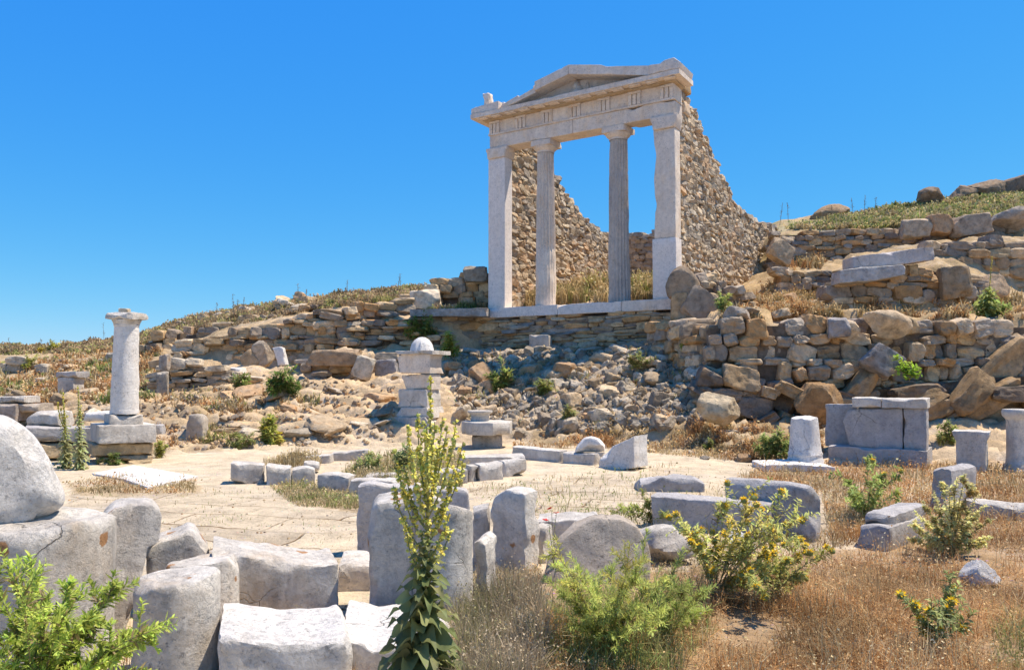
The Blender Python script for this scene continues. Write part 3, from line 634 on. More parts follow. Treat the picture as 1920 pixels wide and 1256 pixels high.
# plastered return of the entablature above the right wall
for k, (b0, d, z0, z1) in enumerate(((.66, .62, ZC - .02, ZC + .44), (.68, .5, ZF - .2, ZF + .16), (.66, .95, ZA - 1.25, ZA - .55))):
    V, Q, T = slab_mesh([(0, z0), (d, z0), (d * .86, z1), (0.02, z1)], .3, .03, .08, .012, 50 + k, 6, .1)
    V = np.stack([V[:, 1] * -1, V[:, 0], V[:, 2]], 1); mb = MB(); mb.add(TT(V, FW + .05 - .09 * (k == 2), b0), Q, T, (.72, .60, .44) if k == 2 else (.9, .8, .66)); mb.build("wall_block", M_TEMPLE if k else cs.data.materials[0], temple, smooth=True, angle=42)
# ------------------------------------------------------------------ podium and the dry stone walls of the hillside
mb = MB(); L = [(a, .24, ZS - z, ZS - .305) for a, z in ((-.1, 1.3), (1.5, 1.25), (3, 1.2), (4.6, 1.2), (6.35, 1.1))]
pp_ = tline(L); masonry(mb, pp_, .7, .55, .10, 81, pal=PAL, tilt=.03, jit=.4, front_jit=.03, dmin=.85); core(mb, pp_, .5, .05)
tag(mb.build("podium_wall", M_WALL), "thin coursed stone podium wall right under the marble sill of the temple", "wall", 'dry stone walls of the ruins')
wall_px("retaining_wall", "long retaining wall of large rounded stones along the terrace at right", "wall",
    [(1338,606,735,17.1),(1420,600,765,16.95),(1560,600,760,16.95),(1700,597,760,16.95),(1850,604,765,16.95),(1990,602,770,16.95),(2250,600,770,17.0)], .75, .40, .24, 82, pal=PAL_DARK, tilt=.16, jit=.5, n=7, front_jit=.10, rough=.07, fill=.93, planes=8, dmin=.62)
wall_px("exedra_wall", "stone bench wall with a long grey slab on top, above the big retaining wall", "wall",
    [(1572,520,600,20.4),(1690,500,600,20.45),(1755,498,602,20.5),(1850,520,602,20.5)], .7, .5, .22, 83, pal=PAL_DARK, n=5, tilt=.06, jit=.45)
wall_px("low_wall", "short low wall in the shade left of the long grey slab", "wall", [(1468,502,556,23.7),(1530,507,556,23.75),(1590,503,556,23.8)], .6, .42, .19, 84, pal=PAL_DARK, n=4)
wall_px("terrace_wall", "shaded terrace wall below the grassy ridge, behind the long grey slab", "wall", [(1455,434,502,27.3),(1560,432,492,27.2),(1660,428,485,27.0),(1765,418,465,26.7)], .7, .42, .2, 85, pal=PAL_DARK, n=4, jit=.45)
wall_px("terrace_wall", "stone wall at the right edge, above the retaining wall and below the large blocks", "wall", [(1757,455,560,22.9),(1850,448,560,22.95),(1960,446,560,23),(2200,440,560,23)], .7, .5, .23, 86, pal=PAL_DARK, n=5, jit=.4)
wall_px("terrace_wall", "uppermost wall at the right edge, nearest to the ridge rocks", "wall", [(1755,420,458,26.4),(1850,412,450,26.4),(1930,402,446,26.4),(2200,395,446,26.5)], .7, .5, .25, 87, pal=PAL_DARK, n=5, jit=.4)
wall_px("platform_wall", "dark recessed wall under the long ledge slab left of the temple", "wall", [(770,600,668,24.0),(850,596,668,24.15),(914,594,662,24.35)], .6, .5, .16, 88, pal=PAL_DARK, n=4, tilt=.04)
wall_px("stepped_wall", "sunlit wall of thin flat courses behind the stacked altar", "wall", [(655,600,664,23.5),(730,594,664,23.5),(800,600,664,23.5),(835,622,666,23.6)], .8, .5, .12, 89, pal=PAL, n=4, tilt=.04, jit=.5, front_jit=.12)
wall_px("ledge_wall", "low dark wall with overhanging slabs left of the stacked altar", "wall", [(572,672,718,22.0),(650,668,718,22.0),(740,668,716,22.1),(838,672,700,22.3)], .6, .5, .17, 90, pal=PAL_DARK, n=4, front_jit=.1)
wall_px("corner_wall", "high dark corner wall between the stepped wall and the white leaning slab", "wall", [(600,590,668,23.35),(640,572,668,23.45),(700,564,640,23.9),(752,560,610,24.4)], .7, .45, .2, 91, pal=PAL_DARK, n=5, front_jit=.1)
wall_px("hillside_wall", "long hillside wall with the white leaning slab at its foot", "wall", [(330,640,700,24.6),(420,622,694,24.7),(520,604,690,24.3),(598,578,690,23.9)], .7, .42, .18, 92, pal=PAL, n=4, jit=.45, front_jit=.08)
wall_px("low_wall", "low ruined wall ending in an upright grey post, right of the tall column", "wall", [(292,672,742,20.8),(345,668,740,20.9),(400,688,736,21.1),(490,706,732,21.3)], .55, .4, .15, 93, pal=PAL_GREY, n=4, jit=.5)
wall_px("crest_wall", "broken wall along the left hill crest against the sky", "wall", [(345,624,655,27.2),(430,604,632,27.2),(500,592,616,27),(590,572,600,26.6)], .7, .45, .17, 99, pal=PAL_DARK, n=4, jit=.5, front_jit=.12)
wall_px("rubble_wall", "tumbled sunlit wall against the sky left of the temple pillar", "wall", [(772,552,588,26.3),(815,530,584,26.1),(868,512,582,25.9),(922,512,590,25.8)], .7, .42, .2, 94, pal=PAL, n=4, jit=.45, front_jit=.1)
wall_px("rubble_wall", "low rubble wall on the hillside directly behind the tall column", "wall", [(120,672,700,28),(200,664,696,27.5),(262,640,694,27),(335,618,690,27)], .7, .42, .2, 95, pal=PAL, n=4, jit=.5, front_jit=.1)
wall_px("rubble_wall", "far left low rubble wall behind the small grey pedestal", "wall", [(-80,682,700,26.6),(30,676,702,26.4),(110,674,704,26.2)], .6, .5, .2, 96, pal=PAL_GREY, n=4, jit=.5, front_jit=.12)
wall_px("corner_pier", "broken wall end of piled stones in front of the right temple wall", "wall", [(1300,505,600,20.1),(1350,520,600,20.3),(1400,560,598,20.6),(1450,584,600,20.9)], .9, .3, .16, 97, pal=PAL, n=4, tilt=.2, front_jit=.12)
wall_px("rubble_wall", "stone footing below the broken pier, between podium and retaining wall", "wall", [(1246,600,668,20.0),(1290,602,700,18.9),(1345,608,735,17.7)], .8, .42, .2, 98, pal=PAL_DARK, n=5, tilt=.1, front_jit=.1)

def one_rock(name, label, cat, px, py, Y, w, h, d, seed, mat=None, col=(.40, .32, .24), n=9, boxy=False, planes=12, rot=None, group=None, z=None, dmin=.72):
    """w,h,d metres; (px,py) is the middle of its foot"""
    r = np.random.default_rng(seed); b = W(px, py, Y); V, Q = rock(r, n, (w / 1.95, d / 1.95, h / 1.8), boxy=boxy, planes=planes, rough=.06, dmin=dmin)
    if rot is not None:
        a = math.radians(rot); V = V @ np.array([[math.cos(a), 0, -math.sin(a)], [0, 1, 0], [math.sin(a), 0, math.cos(a)]]).T
    V = V @ rot_z(r.uniform(-.25, .25)).T; V[:, 2] -= V[:, 2].min() + .0; V += b
    mb = MB(); mb.add(V, Q, None, col); o = mb.build(name, mat or M_BOULD, smooth=True, angle=28); return tag(o, label, cat, group)
def px_rock(name, label, x0, y0, x1, y1, Y, seed, **k):
    w = (x1 - x0) / FPX * Y; h = (y1 - y0) / FPX * Y
    return one_rock(name, label, k.pop('cat', 'rock'), (x0 + x1) / 2, y1, Y, w, h, k.pop('d', w * .6), seed, **k)
# fractured bedrock at the foot of the retaining wall
BT, BG, BD = (.36, .235, .12), (.27, .21, .155), (.21, .155, .11)
for nm, lb, pts, seed, w, h, t0 in (
    ("rock_outcrop", "fractured bedrock under the left half of the retaining wall, left of the grey tomb", [(1335,712,786,16.75),(1420,712,795,16.6),(1500,716,800,16.5),(1590,716,805,16.5)], 221, .60, .30, -.15),
    ("rock_outcrop", "slanting bedrock faces with diagonal cracks, behind and right of the grey tomb", [(1585,716,805,16.55),(1680,712,805,16.55),(1760,706,810,16.5),(1850,692,815,16.5),(1930,688,820,16.5),(2100,688,820,16.5)], 222, 1.05, .44, .60)):
    pw = []
    for px, pt, pb, Y in pts: q = W(px, pb, Y); pw.append((q[0], Y + .5, q[2], PZ(px, pt, Y)))
    mb = MB(); masonry(mb, pw, 1.0, w, h, seed, pal=np.array([BT, BT, BG, BD, (.40,.24,.10), (.44,.31,.18)]), tilt=.22, tilt0=t0, jit=.4, n=12, front_jit=.16, rough=.07, planes=7, dmin=.55, fill=1.04); core(mb, pw, .4, .2, (.10, .075, .05))
    tag(mb.build(nm, M_BOULD, smooth=True, angle=26), lb, "rock", "bedrock under the retaining wall")
for k, (x0, y0, x1, y1, Y, c, rot, lb) in enumerate((
    (1500,722,1572,790,16.1,(.33,.195,.09),-18,'rust brown boulder just behind the white stub column'),
    (1604,654,1686,706,16.6,(.27,.25,.235),2,'dark grey rounded boulder set in the retaining wall beside the caper bush'),
    (1318,750,1390,793,15.9,(.54,.41,.25),-8,'low sunlit tan boulder left of the retaining wall, cracked down its side'))):
    px_rock("boulder", lb, x0, y0, x1, y1 + 6, Y, 200 + k, col=c, rot=rot, group='boulders by the retaining wall', planes=9, n=16, dmin=.55)
# large single stones on walls and terraces
for k, (x0, y0, x1, y1, Y, c, rot, bx, d, lb) in enumerate((
    (1256,510,1306,562,19.9,(0.31,0.22,0.14),0,False,.5,'dark upright stone capping the broken wall end beside the right pillar'),
    (1256,548,1300,604,19.9,(0.48,0.31,0.16),0,True,.5,'tan upright block under the dark capping stone'),
    (1278,550,1350,612,19.7,(0.37,0.28,0.20),-38,True,.25,'slanted slab leaning against the tan upright block'),
    (1252,598,1312,630,19.4,(0.60,0.45,0.30),4,True,.5,'pale pointed stone below the slanted slab'),
    (1362,580,1408,612,17.4,(0.41,0.33,0.25),0,False,.5,'rounded grey stone on the left end of the retaining wall top'),
    (1552,596,1592,632,16.9,(0.29,0.26,0.24),3,True,.4,'blue grey squared stone in the retaining wall top'),
    (1618,596,1702,634,16.8,(0.57,0.41,0.25),-2,False,.5,'long smooth tan stone on top of the retaining wall'),
    (1690,412,1742,446,26.2,(0.48,0.36,0.24),0,True,.6,'squared grey block on the upper wall, left of a brown block'),
    (1738,404,1782,440,26.1,(0.46,0.28,0.15),0,True,.6,'brown squared block on the upper wall'),
    (1782,406,1862,444,26.0,(0.38,0.28,0.19),4,True,.6,'long dark block on the upper wall right of the brown block'),
    (1865,390,1930,426,26.2,(0.43,0.35,0.27),0,False,.7,'grey rounded stones end of the upper wall at the right edge'),
    (1726,358,1768,384,35.0,(0.23,0.15,0.09),0,False,.9,'dark rock alone on the skyline ridge'),
    (1776,354,1832,380,35.5,(0.30,0.20,0.12),10,False,1.0,'brown rock on the ridge next to the lone dark rock'),
    (1826,344,1890,374,35.5,(0.26,0.18,0.11),-5,False,1.0,'second brown outcrop rock from the right edge of the ridge'),
    (1882,330,1960,366,35.5,(0.25,0.17,0.11),5,False,1.2,'highest outcrop rock of the ridge at the right edge'),
    (1512,400,1588,426,34.5,(0.34,0.22,0.12),16,False,1.0,'pointed outcrop on the ridge just right of the temple wall'),
    (1438,462,1490,498,24.2,(0.51,0.37,0.23),-28,True,.5,'tilted pale slab at the back end of the temple wall'),
    (1760,500,1822,560,20.3,(.29,.21,.13),4,True,.4,'upright dark stone at the right end of the bench wall'),
    (1842,522,1886,562,20.6,(0.44,0.30,0.18),0,False,.5,'rounded tan boulder beside the yellow flowering mullein'),
    (768,544,830,580,25.2,(0.67,0.54,0.39),0,True,.6,'pale squared block on the terrace left of the temple'),
    (735,560,780,594,25.0,(0.53,0.40,0.26),0,True,.5,'weathered block at the end of the dark corner wall'),
    (576,656,680,684,21.5,(0.44,0.30,0.18),1,True,.5,'long brown slab capping the dark ledge wall'),
    (662,670,702,712,21.3,(0.57,0.48,0.35),-18,True,.3,'pale tilted block under the ledge wall slabs'),
    (700,676,748,706,21.6,(0.34,0.31,0.29),0,True,.4,'blue grey block in the shade left of the altar'),
    (866,500,918,528,25.9,(0.38,0.32,0.24),0,True,.6,'dark squared stone topping the tumbled wall by the temple'),
    (452,662,482,692,23.4,(0.53,0.36,0.20),30,True,.2,'tan slab leaning on the hillside wall, left of the white slab'),
    (475,650,510,690,23.5,(0.51,0.40,0.28),0,False,.3,'rounded grey stone between the tan slab and the white slab'),
    (294,698,316,742,20.3,(0.38,0.32,0.25),0,True,.25,'upright grey post stone at the end of the low wall'),
    (300,664,318,692,20.6,(0.39,0.32,0.25),0,True,.25,'small squared stone set atop the low wall end'),
    (344,612,362,626,28.0,(0.57,0.38,0.23),0,True,.4,'small pinkish stone standing on the hillside edge'))):
    px_rock("stone_block" if bx else "boulder", lb, x0, y0, x1, y1 + 3, Y, 300 + k, col=c, rot=rot, boxy=bx, d=d, planes=8, n=12, dmin=.58, cat='stone', group='large stones of the ruins')

# ------------------------------------------------------------------ loose stones: one object each
LIB = []
r_ = np.random.default_rng(7)
for k in range(16):
    V, Q = rock(r_, 7, (1, r_.uniform(.65, 1), r_.uniform(.40, .85)), boxy=(k % 3 == 0), planes=8, rough=.08, dmin=.5)
    V = V / 1.7; V[:, 2] -= V[:, 2].min() + .16
    c = (PAL_GREY if k % 3 else PAL)[r_.integers(0, 5)] * .7 + np.array([.42, .345, .25]) * .3; LIB.append((V, Q, c))
LIBM = {}
def place_rock(name, k, x, y, s, rz, tx, label, cat, group, sink=.0, flat=1.0, mat=None):
    key = (k, mat.name if mat else '')
    if key not in LIBM:
        V, Q, c = LIB[k]; mb = MB(); mb.add(V, Q, None, c); o = mb.build(name, mat or M_ROCK, loc=(0, 0, 0), smooth=True, angle=25); LIBM[key] = o.data
    else:
        o = bpy.data.objects.new(name, LIBM[key]); COL.objects.link(o)
    o.location = (x, y, h1(x, y) - sink * s); o.scale = (s, s, s * flat); o.rotation_euler = (tx[0], tx[1], rz); return tag(o, label, cat, group)
def scatter_px(poly, n, seed, wts=None):
    r = np.random.default_rng(seed); P = np.asarray(poly, float); out = []
    while len(out) < n:
        q = r.uniform(P.min(0), P.max(0), (n * 2, 2)); q = q[inpoly(q[:, 0], q[:, 1], poly)]; out += list(q)
    q = np.array(out[:n]); g, ok = G(q[:, 0], q[:, 1]); return g[ok], q[ok], r
RUB = [(845,665),(960,660),(1100,660),(1250,650),(1320,640),(1335,690),(1330,790),(1230,800),(1100,812),(960,812),(870,790),(850,740)]
for (poly, n, seed, s0, s1, lab, grp, flat) in (
    (RUB, 150, 11, .16, .62, "grey loose rock in the rubble slope below the temple podium", "loose rocks below the temple", 1),
    ([(400,745),(560,725),(740,722),(745,800),(640,820),(420,815)], 26, 12, .3, .8, "tan slab of bedrock on the sunlit slope left of the altar", "bedrock slabs left of the altar", .42),
    ([(0,690),(200,690),(205,790),(60,770),(0,770)], 26, 13, .15, .45, "loose stone among dry weeds behind the tall column", "loose stones behind the tall column", .9),
    ([(265,690),(500,715),(600,745),(440,800),(300,790)], 28, 14, .12, .38, "loose stone on the slope right of the tall column", "loose stones right of the column", .8),
    ([(1330,770),(1520,795),(1540,840),(1400,870),(1220,850),(1215,800)], 22, 15, .10, .36, "loose stone in dry grass left of the white stub column", "loose stones left of the stub column", .8),
    ([(830,655),(920,656),(1100,650),(1250,640),(1250,690),(1050,690),(850,705)], 34, 16, .25, .7, "fallen dark block at the foot of the temple podium", "fallen blocks at the podium foot", .8),
    ([(1375,598),(1470,520),(1570,560),(1590,598)], 22, 19, .15, .45, "stone on the terrace between the temple wall and the bench wall", "stones on the right terrace", .8),
    ([(300,592),(590,575),(600,555),(340,612)], 28, 17, .2, .6, "small stone on the left hill crest", "small stones on the hill crest", .9),
    ([(560,690),(840,700),(840,720),(600,722)], 10, 18, .2, .4, "stone in the shaded recess left of the altar", "stones in the shaded recess", .9)):
    g, q, r = scatter_px(poly, n, seed)
    for x, y, z in g:
        s = s0 * (s1 / s0) ** r.uniform(0, 1) ** 1.5
        place_rock("loose_stone", int(r.integers(0, 16)), x, y, s, r.uniform(0, 6.28), (r.normal() * .25, r.normal() * .25), lab, "stone", grp, .08, flat)
# finer rubble, beyond counting
def rubble(name, poly, n, seed, s0, s1, label, pal=PAL_GREY):
    g, q, r = scatter_px(poly, n, seed); mb = MB()
    for x, y, z in g:
        V, Q, c = LIB[int(r.integers(0, 16))] if s1 > .15 else (lambda t: (t[0], t[1], None))(rock(r, 2, (.5, .45, .35), False, 5, 0))
        s = r.uniform(s0, s1); mb.add(V @ rot_rand(r).T * s + np.array([x, y, z]), Q, None, pal[r.integers(0, len(pal))] * r.uniform(.7, 1.3))
    o = mb.build(name, M_ROCK); return tag(o, label, 'rubble', kind='stuff')
rubble("rubble", RUB, 2600, 21, .06, .30, "fine grey rubble covering the slope below the temple")
rubble("gravel", [(60,900),(700,830),(1300,820),(1700,870),(1700,1050),(1000,1100),(700,1250),(200,1250)], 700, 22, .01, .032, "small pebbles on the sandy court", PAL * 1.2)
rubble("rubble", [(0,690),(500,700),(740,720),(740,830),(300,845),(0,800)], 1500, 23, .04, .14, "scattered small stones on the left slope", PAL)
# ------------------------------------------------------------------ marble blocks on the court
def yawax(yaw): a = math.radians(yaw); return np.array([math.cos(a), math.sin(a), 0]), np.array([-math.sin(a), math.cos(a), 0])
def px_local(O, P0, yaw):
    """outline pixels -> (s, z) in the upright plane through P0 turned by yaw"""
    e, d = yawax(yaw); out = []
    for px, py in O:
        v = np.array(ray(px, py), float); c = np.array([0, 0, EYE]); t = np.dot(P0 - c, d) / np.dot(v, d); q = c + v * t - P0
        out.append((np.dot(q, e), q[2]))
    return out
def to_world(V, P0, yaw):
    e, d = yawax(yaw); return P0 + V[:, :1] * e + V[:, 1:2] * d + V[:, 2:] * np.array([0, 0, 1.])
def block(name, label, O, base, yaw, depth, mat=M_MARBLE, group=None, cat='block', bev=.025, step=.05, rough=.010, seed=None, chips=7, chip=.08, parent=None, P0=None, back=0.0, col=(1, 1, 1), lean=0.0, raise_=0.0, jag=None):
    if P0 is None: P0 = g1(*base)
    P0 = P0 + yawax(yaw)[1] * back
    L = px_local(O, P0, yaw); seed = seed if seed is not None else abs(hash((O[0], O[1], O[2]))) % 1000
    L = [(s, z - (.06 if z < .03 and raise_ == 0 else 0)) for s, z in L]
    if jag is None: jag = .0055 if step < .04 else .004
    V, Q, T = slab_mesh(L, depth, bev, step, rough, seed, chips, chip, jag=jag)
    if lean: V[:, 1] += lean * np.maximum(V[:, 2], 0)
    mb = MB(); mb.add(to_world(V, P0, yaw), Q, T, col)
    o = mb.build(name, mat, parent, smooth=True, angle=38)
    if parent is None: tag(o, label, cat, group)
    elif label: o['label'] = label
    return o
def drum(name, label, px, base_py, top_py, w0, w1, mat=M_MARBLE_L, seed=0, cat='column drum', group='fallen column drums', Y=None, col=(1, 1, 1), parent=None, zlow=-.08, **k):
    P = g1(px, base_py) if Y is None else W(px, base_py, Y); Yc = P[1]; r0 = w0 / 2 / FPX * Yc; r1 = w1 / 2 / FPX * Yc
    if Y is None: P = P + np.array([P[0], P[1], 0]) / np.hypot(P[0], P[1]) * r0
    h = PZ(px, top_py, Yc) - P[2] - zlow
    V, Q, T = drum_mesh(r0, r1, h, seed=seed, **k); V = V + P + np.array([0, 0, zlow])
    mb = MB(); mb.add(V, Q, T, col); o = mb.build(name, mat, parent, smooth=True, angle=42)
    if parent is None: tag(o, label, cat, group)
    return o
GK = 'kerb blocks of the round enclosure'
for k, (O, b, yaw, d, lb) in enumerate((
    ([(432,868),(494,872),(495,908),(432,903)], (465,907), 15, .4, 'squared kerb block at the left end of the round enclosure'),
    ([(498,872),(545,877),(545,909),(499,908)], (520,909), 13, .35, 'second kerb block from the left end of the enclosure, with dry grass at its foot'),
    ([(547,880),(572,876),(590,880),(591,907),(547,907)], (570,907), 13, .35, 'third kerb block from the left end, notched on top'),
    ([(570,866),(598,868),(598,884),(570,884)], (585,888), 10, .3, 'little block behind the notched kerb block'),
    ([(594,890),(622,888),(655,894),(652,921),(594,915)], (625,920), -8, .3, 'low kerb block right of the notched one, partly sunk'),
    ([(655,900),(700,898),(745,902),(745,926),(653,923)], (700,927), -6, .3, 'sunken kerb block just behind the tall grey slab'),
    ([(680,893),(738,891),(740,901),(680,902)], (710,905), 0, .5, 'flat stone lying across the enclosure kerb'),
    ([(812,888),(845,880),(878,880),(878,906),(812,909)], (845,909), 18, .3, 'kerb block to the right of the yellow flowering stalk'),
    ([(879,873),(897,873),(898,901),(879,903)], (888,903), 18, .25, 'narrow pale kerb block beside the pitted pair'),
    ([(899,872),(945,866),(945,897),(900,900)], (920,900), 22, .28, 'pitted kerb block, left one of the two at the right end'),
    ([(947,866),(988,860),(988,888),(947,896)], (968,893), 24, .28, 'pitted kerb block at the right end of the enclosure'),
    ([(572,856),(620,853),(621,867),(572,868)], (598,869), 0, .3, 'low flat stone at the back of the enclosure, left one'),
    ([(622,850),(690,843),(690,858),(622,865)], (655,864), 8, .3, 'long low stone at the back of the enclosure'),
    ([(862,858),(985,855),(985,864),(862,868)], (920,869), 4, .5, 'thin flat slab behind the pitted kerb blocks'))):
    block("kerb_block", lb, O, b, yaw, d, M_MARBLE, GK, 'block', seed=400 + k, bev=.018, rough=.009, chips=8, chip=.06)
block("kerb_slab", "long low kerb slab left of the white tapered block", [(958,837),(1052,846),(1052,868),(958,858)], (1005,863), -30, .3, M_MARBLE, 'low kerb slabs by the tapered block', seed=420)
k2 = block("kerb_slab", "shorter kerb slab carrying a rounded white stone", [(1054,848),(1116,851),(1116,871),(1054,869)], (1085,870), -30, .45, M_MARBLE, 'low kerb slabs by the tapered block', seed=421)
P = g1(1100, 871); P = P + np.array([0, .06, PZ(1100, 849, P[1]) - P[2]])
block("rounded_stone", "rounded white stone with a flat grey face resting on a kerb slab", [(1077,849),(1081,835),(1092,823),(1106,818),(1121,822),(1131,836),(1133,849)], None, -12, .32, M_WHITE, None, 'stone', P0=P, raise_=1, bev=.05, seed=422)
block("tapered_block", "white block with a steeply slanting broken top at the end of the kerb slabs", [(1122,881),(1124,853),(1148,836),(1172,826),(1188,817),(1189,877)], (1155,880), -40, .5, M_WHITE, None, 'block', seed=423, bev=.02, rough=.010, chips=4)
# right foreground slabs
GR = 'grey slabs lying right of the court'
block("pitted_slab", "rough pitted grey slab behind the long bluish block", [(1192,918),(1200,901),(1240,894),(1300,896),(1321,905),(1321,922)], (1256,922), -4, .35, M_BLUE, GR, 'slab', seed=430, rough=.02, chips=14)
block("long_block", "long bluish grey block behind the yellow thistle bush", [(1219,930),(1330,938),(1443,948),(1443,1004),(1330,996),(1222,986)], (1330,998), -24, .33, M_BLUE, GR, 'block', seed=431, bev=.02, chips=6)
block("long_slab", "bluish slab with a rounded right shoulder and a rust stain", [(1358,897),(1420,901),(1480,907),(1516,914),(1530,930),(1531,1010),(1440,1004),(1358,988)], (1450,1006), -35, .2, M_BLUE, GR, 'slab', seed=432, bev=.04, chips=6)
block("standing_slab", "upright grey slab seen end on, beside the pale green bush", [(1738,960),(1740,886),(1748,878),(1764,878),(1777,884),(1778,957)], (1758,961), -50, .85, M_BLUE, None, 'slab', seed=433, bev=.05, rough=.018, chips=9)
sb = empty("stepped_block", g1(1640, 1026)); tag(sb, "grey stepped moulded block with two ledges, left of the pale green bush", "block")
block("lower_step", None, [(1606,1030),(1607,986),(1640,984),(1668,990),(1668,1032)], (1640,1030), -46, 1.0, M_BLUE, seed=434, bev=.03, parent=sb, rough=.016)
block("upper_step", None, [(1618,988),(1620,962),(1650,962),(1672,968),(1672,990)], None, -46, .95, M_BLUE, seed=435, bev=.025, parent=sb, P0=g1(1640, 1030) + np.array([.03, .16, .01]), raise_=1, rough=.016)
block("low_slab", "low whitish slab at the right edge behind the dry weeds", [(1836,946),(1880,944),(1960,952),(1960,980),(1836,970)], (1890,975), -6, .4, M_MARBLE, None, 'slab', seed=436, rough=.018)
# grey tomb
tb = empty("marble_tomb", g1(1650, 868)); tag(tb, "grey marble chest tomb on a wide plinth before the retaining wall", "tomb")
PT = g1(1645, 868)
block("plinth", None, [(1553,836),(1645,839),(1738,846),(1738,875),(1645,872),(1553,866)], None, -33, 1.0, M_BLUE, seed=440, parent=tb, P0=PT, bev=.015, chips=5)
block("front_panel", None, [(1592,836),(1586,812),(1580,790),(1590,770),(1612,766),(1692,766),(1692,843)], None, -33, .40, M_BLUE, seed=441, parent=tb, P0=PT, back=.12, raise_=1, bev=.02, chips=4, chip=.12)
block("front_panel", None, [(1694,766),(1737,766),(1737,846),(1694,843)], None, -33, .42, M_BLUE, seed=442, parent=tb, P0=PT, back=.12, raise_=1, bev=.012, chips=3)
block("back_panel", None, [(1547,758),(1606,757),(1606,842),(1547,836)], None, -33, .2, M_BLUE, seed=443, parent=tb, P0=PT, back=.55, raise_=1, bev=.012, chips=3)
block("lid", None, [(1597,745),(1652,747),(1652,764),(1597,763)], None, -33, .62, M_MARBLE, seed=444, parent=tb, P0=PT, back=.08, raise_=1, bev=.012, chips=5)
block("lid", None, [(1653,747),(1738,748),(1738,766),(1653,764)], None, -33, .62, M_MARBLE, seed=445, parent=tb, P0=PT, back=.07, raise_=1, bev=.012, chips=4)
# stub column on its slab
block("foot_slab", "flat white slab under the stub column", [(1430,872),(1500,870),(1566,876),(1566,884),(1430,880)], (1500,884), -4, .75, M_WHITE, None, 'slab', seed=446, bev=.02)
P = g1(1523, 880); q = P[1] / FPX; z0 = PZ(1523, 871, P[1] + .3)
prof = [(33.5, 0), (34, 8), (31.5, 12), (31, 17), (32, 20), (29.5, 25), (27.5, 45), (26, 70), (25, 80)]
mb = MB(); V, Q, T = lathe([(a * q, b * q) for a, b in prof] + [(24 * q, 88 * q), (16 * q, 90 * q), (8 * q, 89 * q)], 40); V[:, 2] += (V[:, 2] > 80 * q) * .03 * NZ[2](V * 2); V += .004 * NZ[1](V * 5)[:, None]
mb.add(V + np.array([P[0] + .02, P[1] + .36, z0]), Q, T); tag(mb.build("stub_column", M_WHITE, smooth=True, angle=45), "short white column stump with a moulded foot, left of the grey tomb", "column stump")
block("flared_pedestal", "small square pedestal with a flaring top right of the grey tomb", [(1791,884),(1793,828),(1787,816),(1785,808),(1856,810),(1855,818),(1849,829),(1850,886)], (1820,886), -34, .5, M_MARBLE, None, 'pedestal', seed=447, bev=.012, step=.035)
P = g1(1930, 888); q = P[1] / FPX
mb = MB(); V, Q, T = lathe([(a * q, b * q) for a, b in ((30, -6), (30, 5), (26, 7), (26, 12), (22, 16), (20, 30), (18.5, 96), (20, 100), (25, 106), (26, 114), (24, 118), (10, 119))], 40); mb.add(V + np.array([P[0], P[1] + .25, P[2]]), Q, T)
tag(mb.build("column_stump", M_MARBLE, smooth=True, angle=45), "slim grey column stump with a base, cut by the right edge", "column stump")
# tall column on its corner plinth
YC = 13.75; PC = W(238, 832, YC)
block("plinth_block", "pale corner block of the plinth that carries the tall column", [(185,798),(292,796),(293,829),(185,832)], None, 36, 1.0, M_MARBLE, 'plinth blocks of the tall column', 'block', P0=W(185, 832, YC - .22), raise_=1, seed=450, bev=.012, step=.06, chips=2, chip=.05)
block("plinth_block", "long bluish plinth block left of the corner block", [(46,802),(182,803),(182,829),(46,826)], None, 30, .9, M_BLUE, 'plinth blocks of the tall column', 'block', P0=W(110, 832, 14.2), raise_=1, seed=451, bev=.02, step=.06)
block("plinth_block", "little grey end block behind the corner block", [(290,796),(305,797),(305,814),(290,815)], None, 12, .35, M_BLUE, 'plinth blocks of the tall column', 'block', P0=W(297, 830, 14.3), raise_=1, seed=452, step=.05)
for k, (O, lb) in enumerate((([(172,834),(230,831),(290,832),(291,852),(172,856)], 'ochre foundation course straight under the pale corner block'), ([(186,858),(240,854),(290,853),(288,862),(186,866)], 'thin ochre stone beneath the upper foundation course'),
    ([(60,832),(170,832),(170,860),(60,858)], 'rough foundation course under the bluish plinth block'), ([(186,868),(236,866),(237,882),(186,884)], 'rounded ochre stone at ground level below the corner block'), ([(240,865),(286,862),(286,878),(240,881)], 'pale flat stone at ground level beside the rounded ochre one'))):
    block("foundation_stone", lb, O, None, 34, .9, M_BOULD, 'foundation stones of the plinth', 'stone', P0=W(190, 884, 13.55) + np.array([0, (-.02 if k > 2 else .08 * (2 - k) + .02), 0]) if k != 2 else W(115, 860, 14.25), raise_=1, seed=455 + k, bev=.05, col=(.52, .38, .22), rough=.02, step=.06)
tc = empty("tall_column", PC + np.array([0, .3, 0])); tag(tc, "tall white column standing on a corner plinth at left, with a stone on top", "column")
q = YC / FPX; A = W(232, 832, YC + .30) + np.array([.06, 0, 0]); zb = PZ(232, 799, YC)
block("base", None, [(206,778),(270,778),(270,799),(206,799)], None, 36, .66, M_MARBLE, parent=tc, P0=np.array([*W(205, 799, YC - .05)[:2], zb]), raise_=1, seed=460, bev=.02)
mb = MB(); zt = PZ(232, 777, YC) + .0; hh = PZ(232, 607, YC) - zt
prof = [(25.8, 0), (26.2, .02), (25.2, .05)] + [(25 - 3.4 * t, .05 + .93 * t) for t in np.linspace(0, 1, 26)] + [(22.6, .985), (22.6, 1.0)]
V, Q, T = lathe([(a * q, b * hh) for a, b in prof], 48); V[:, :2] *= (1 - .02 * np.clip(NZ[1](V * 2.2), 0, 1))[:, None]; V += .006 * NZ[0](V * 3.1)[:, None]
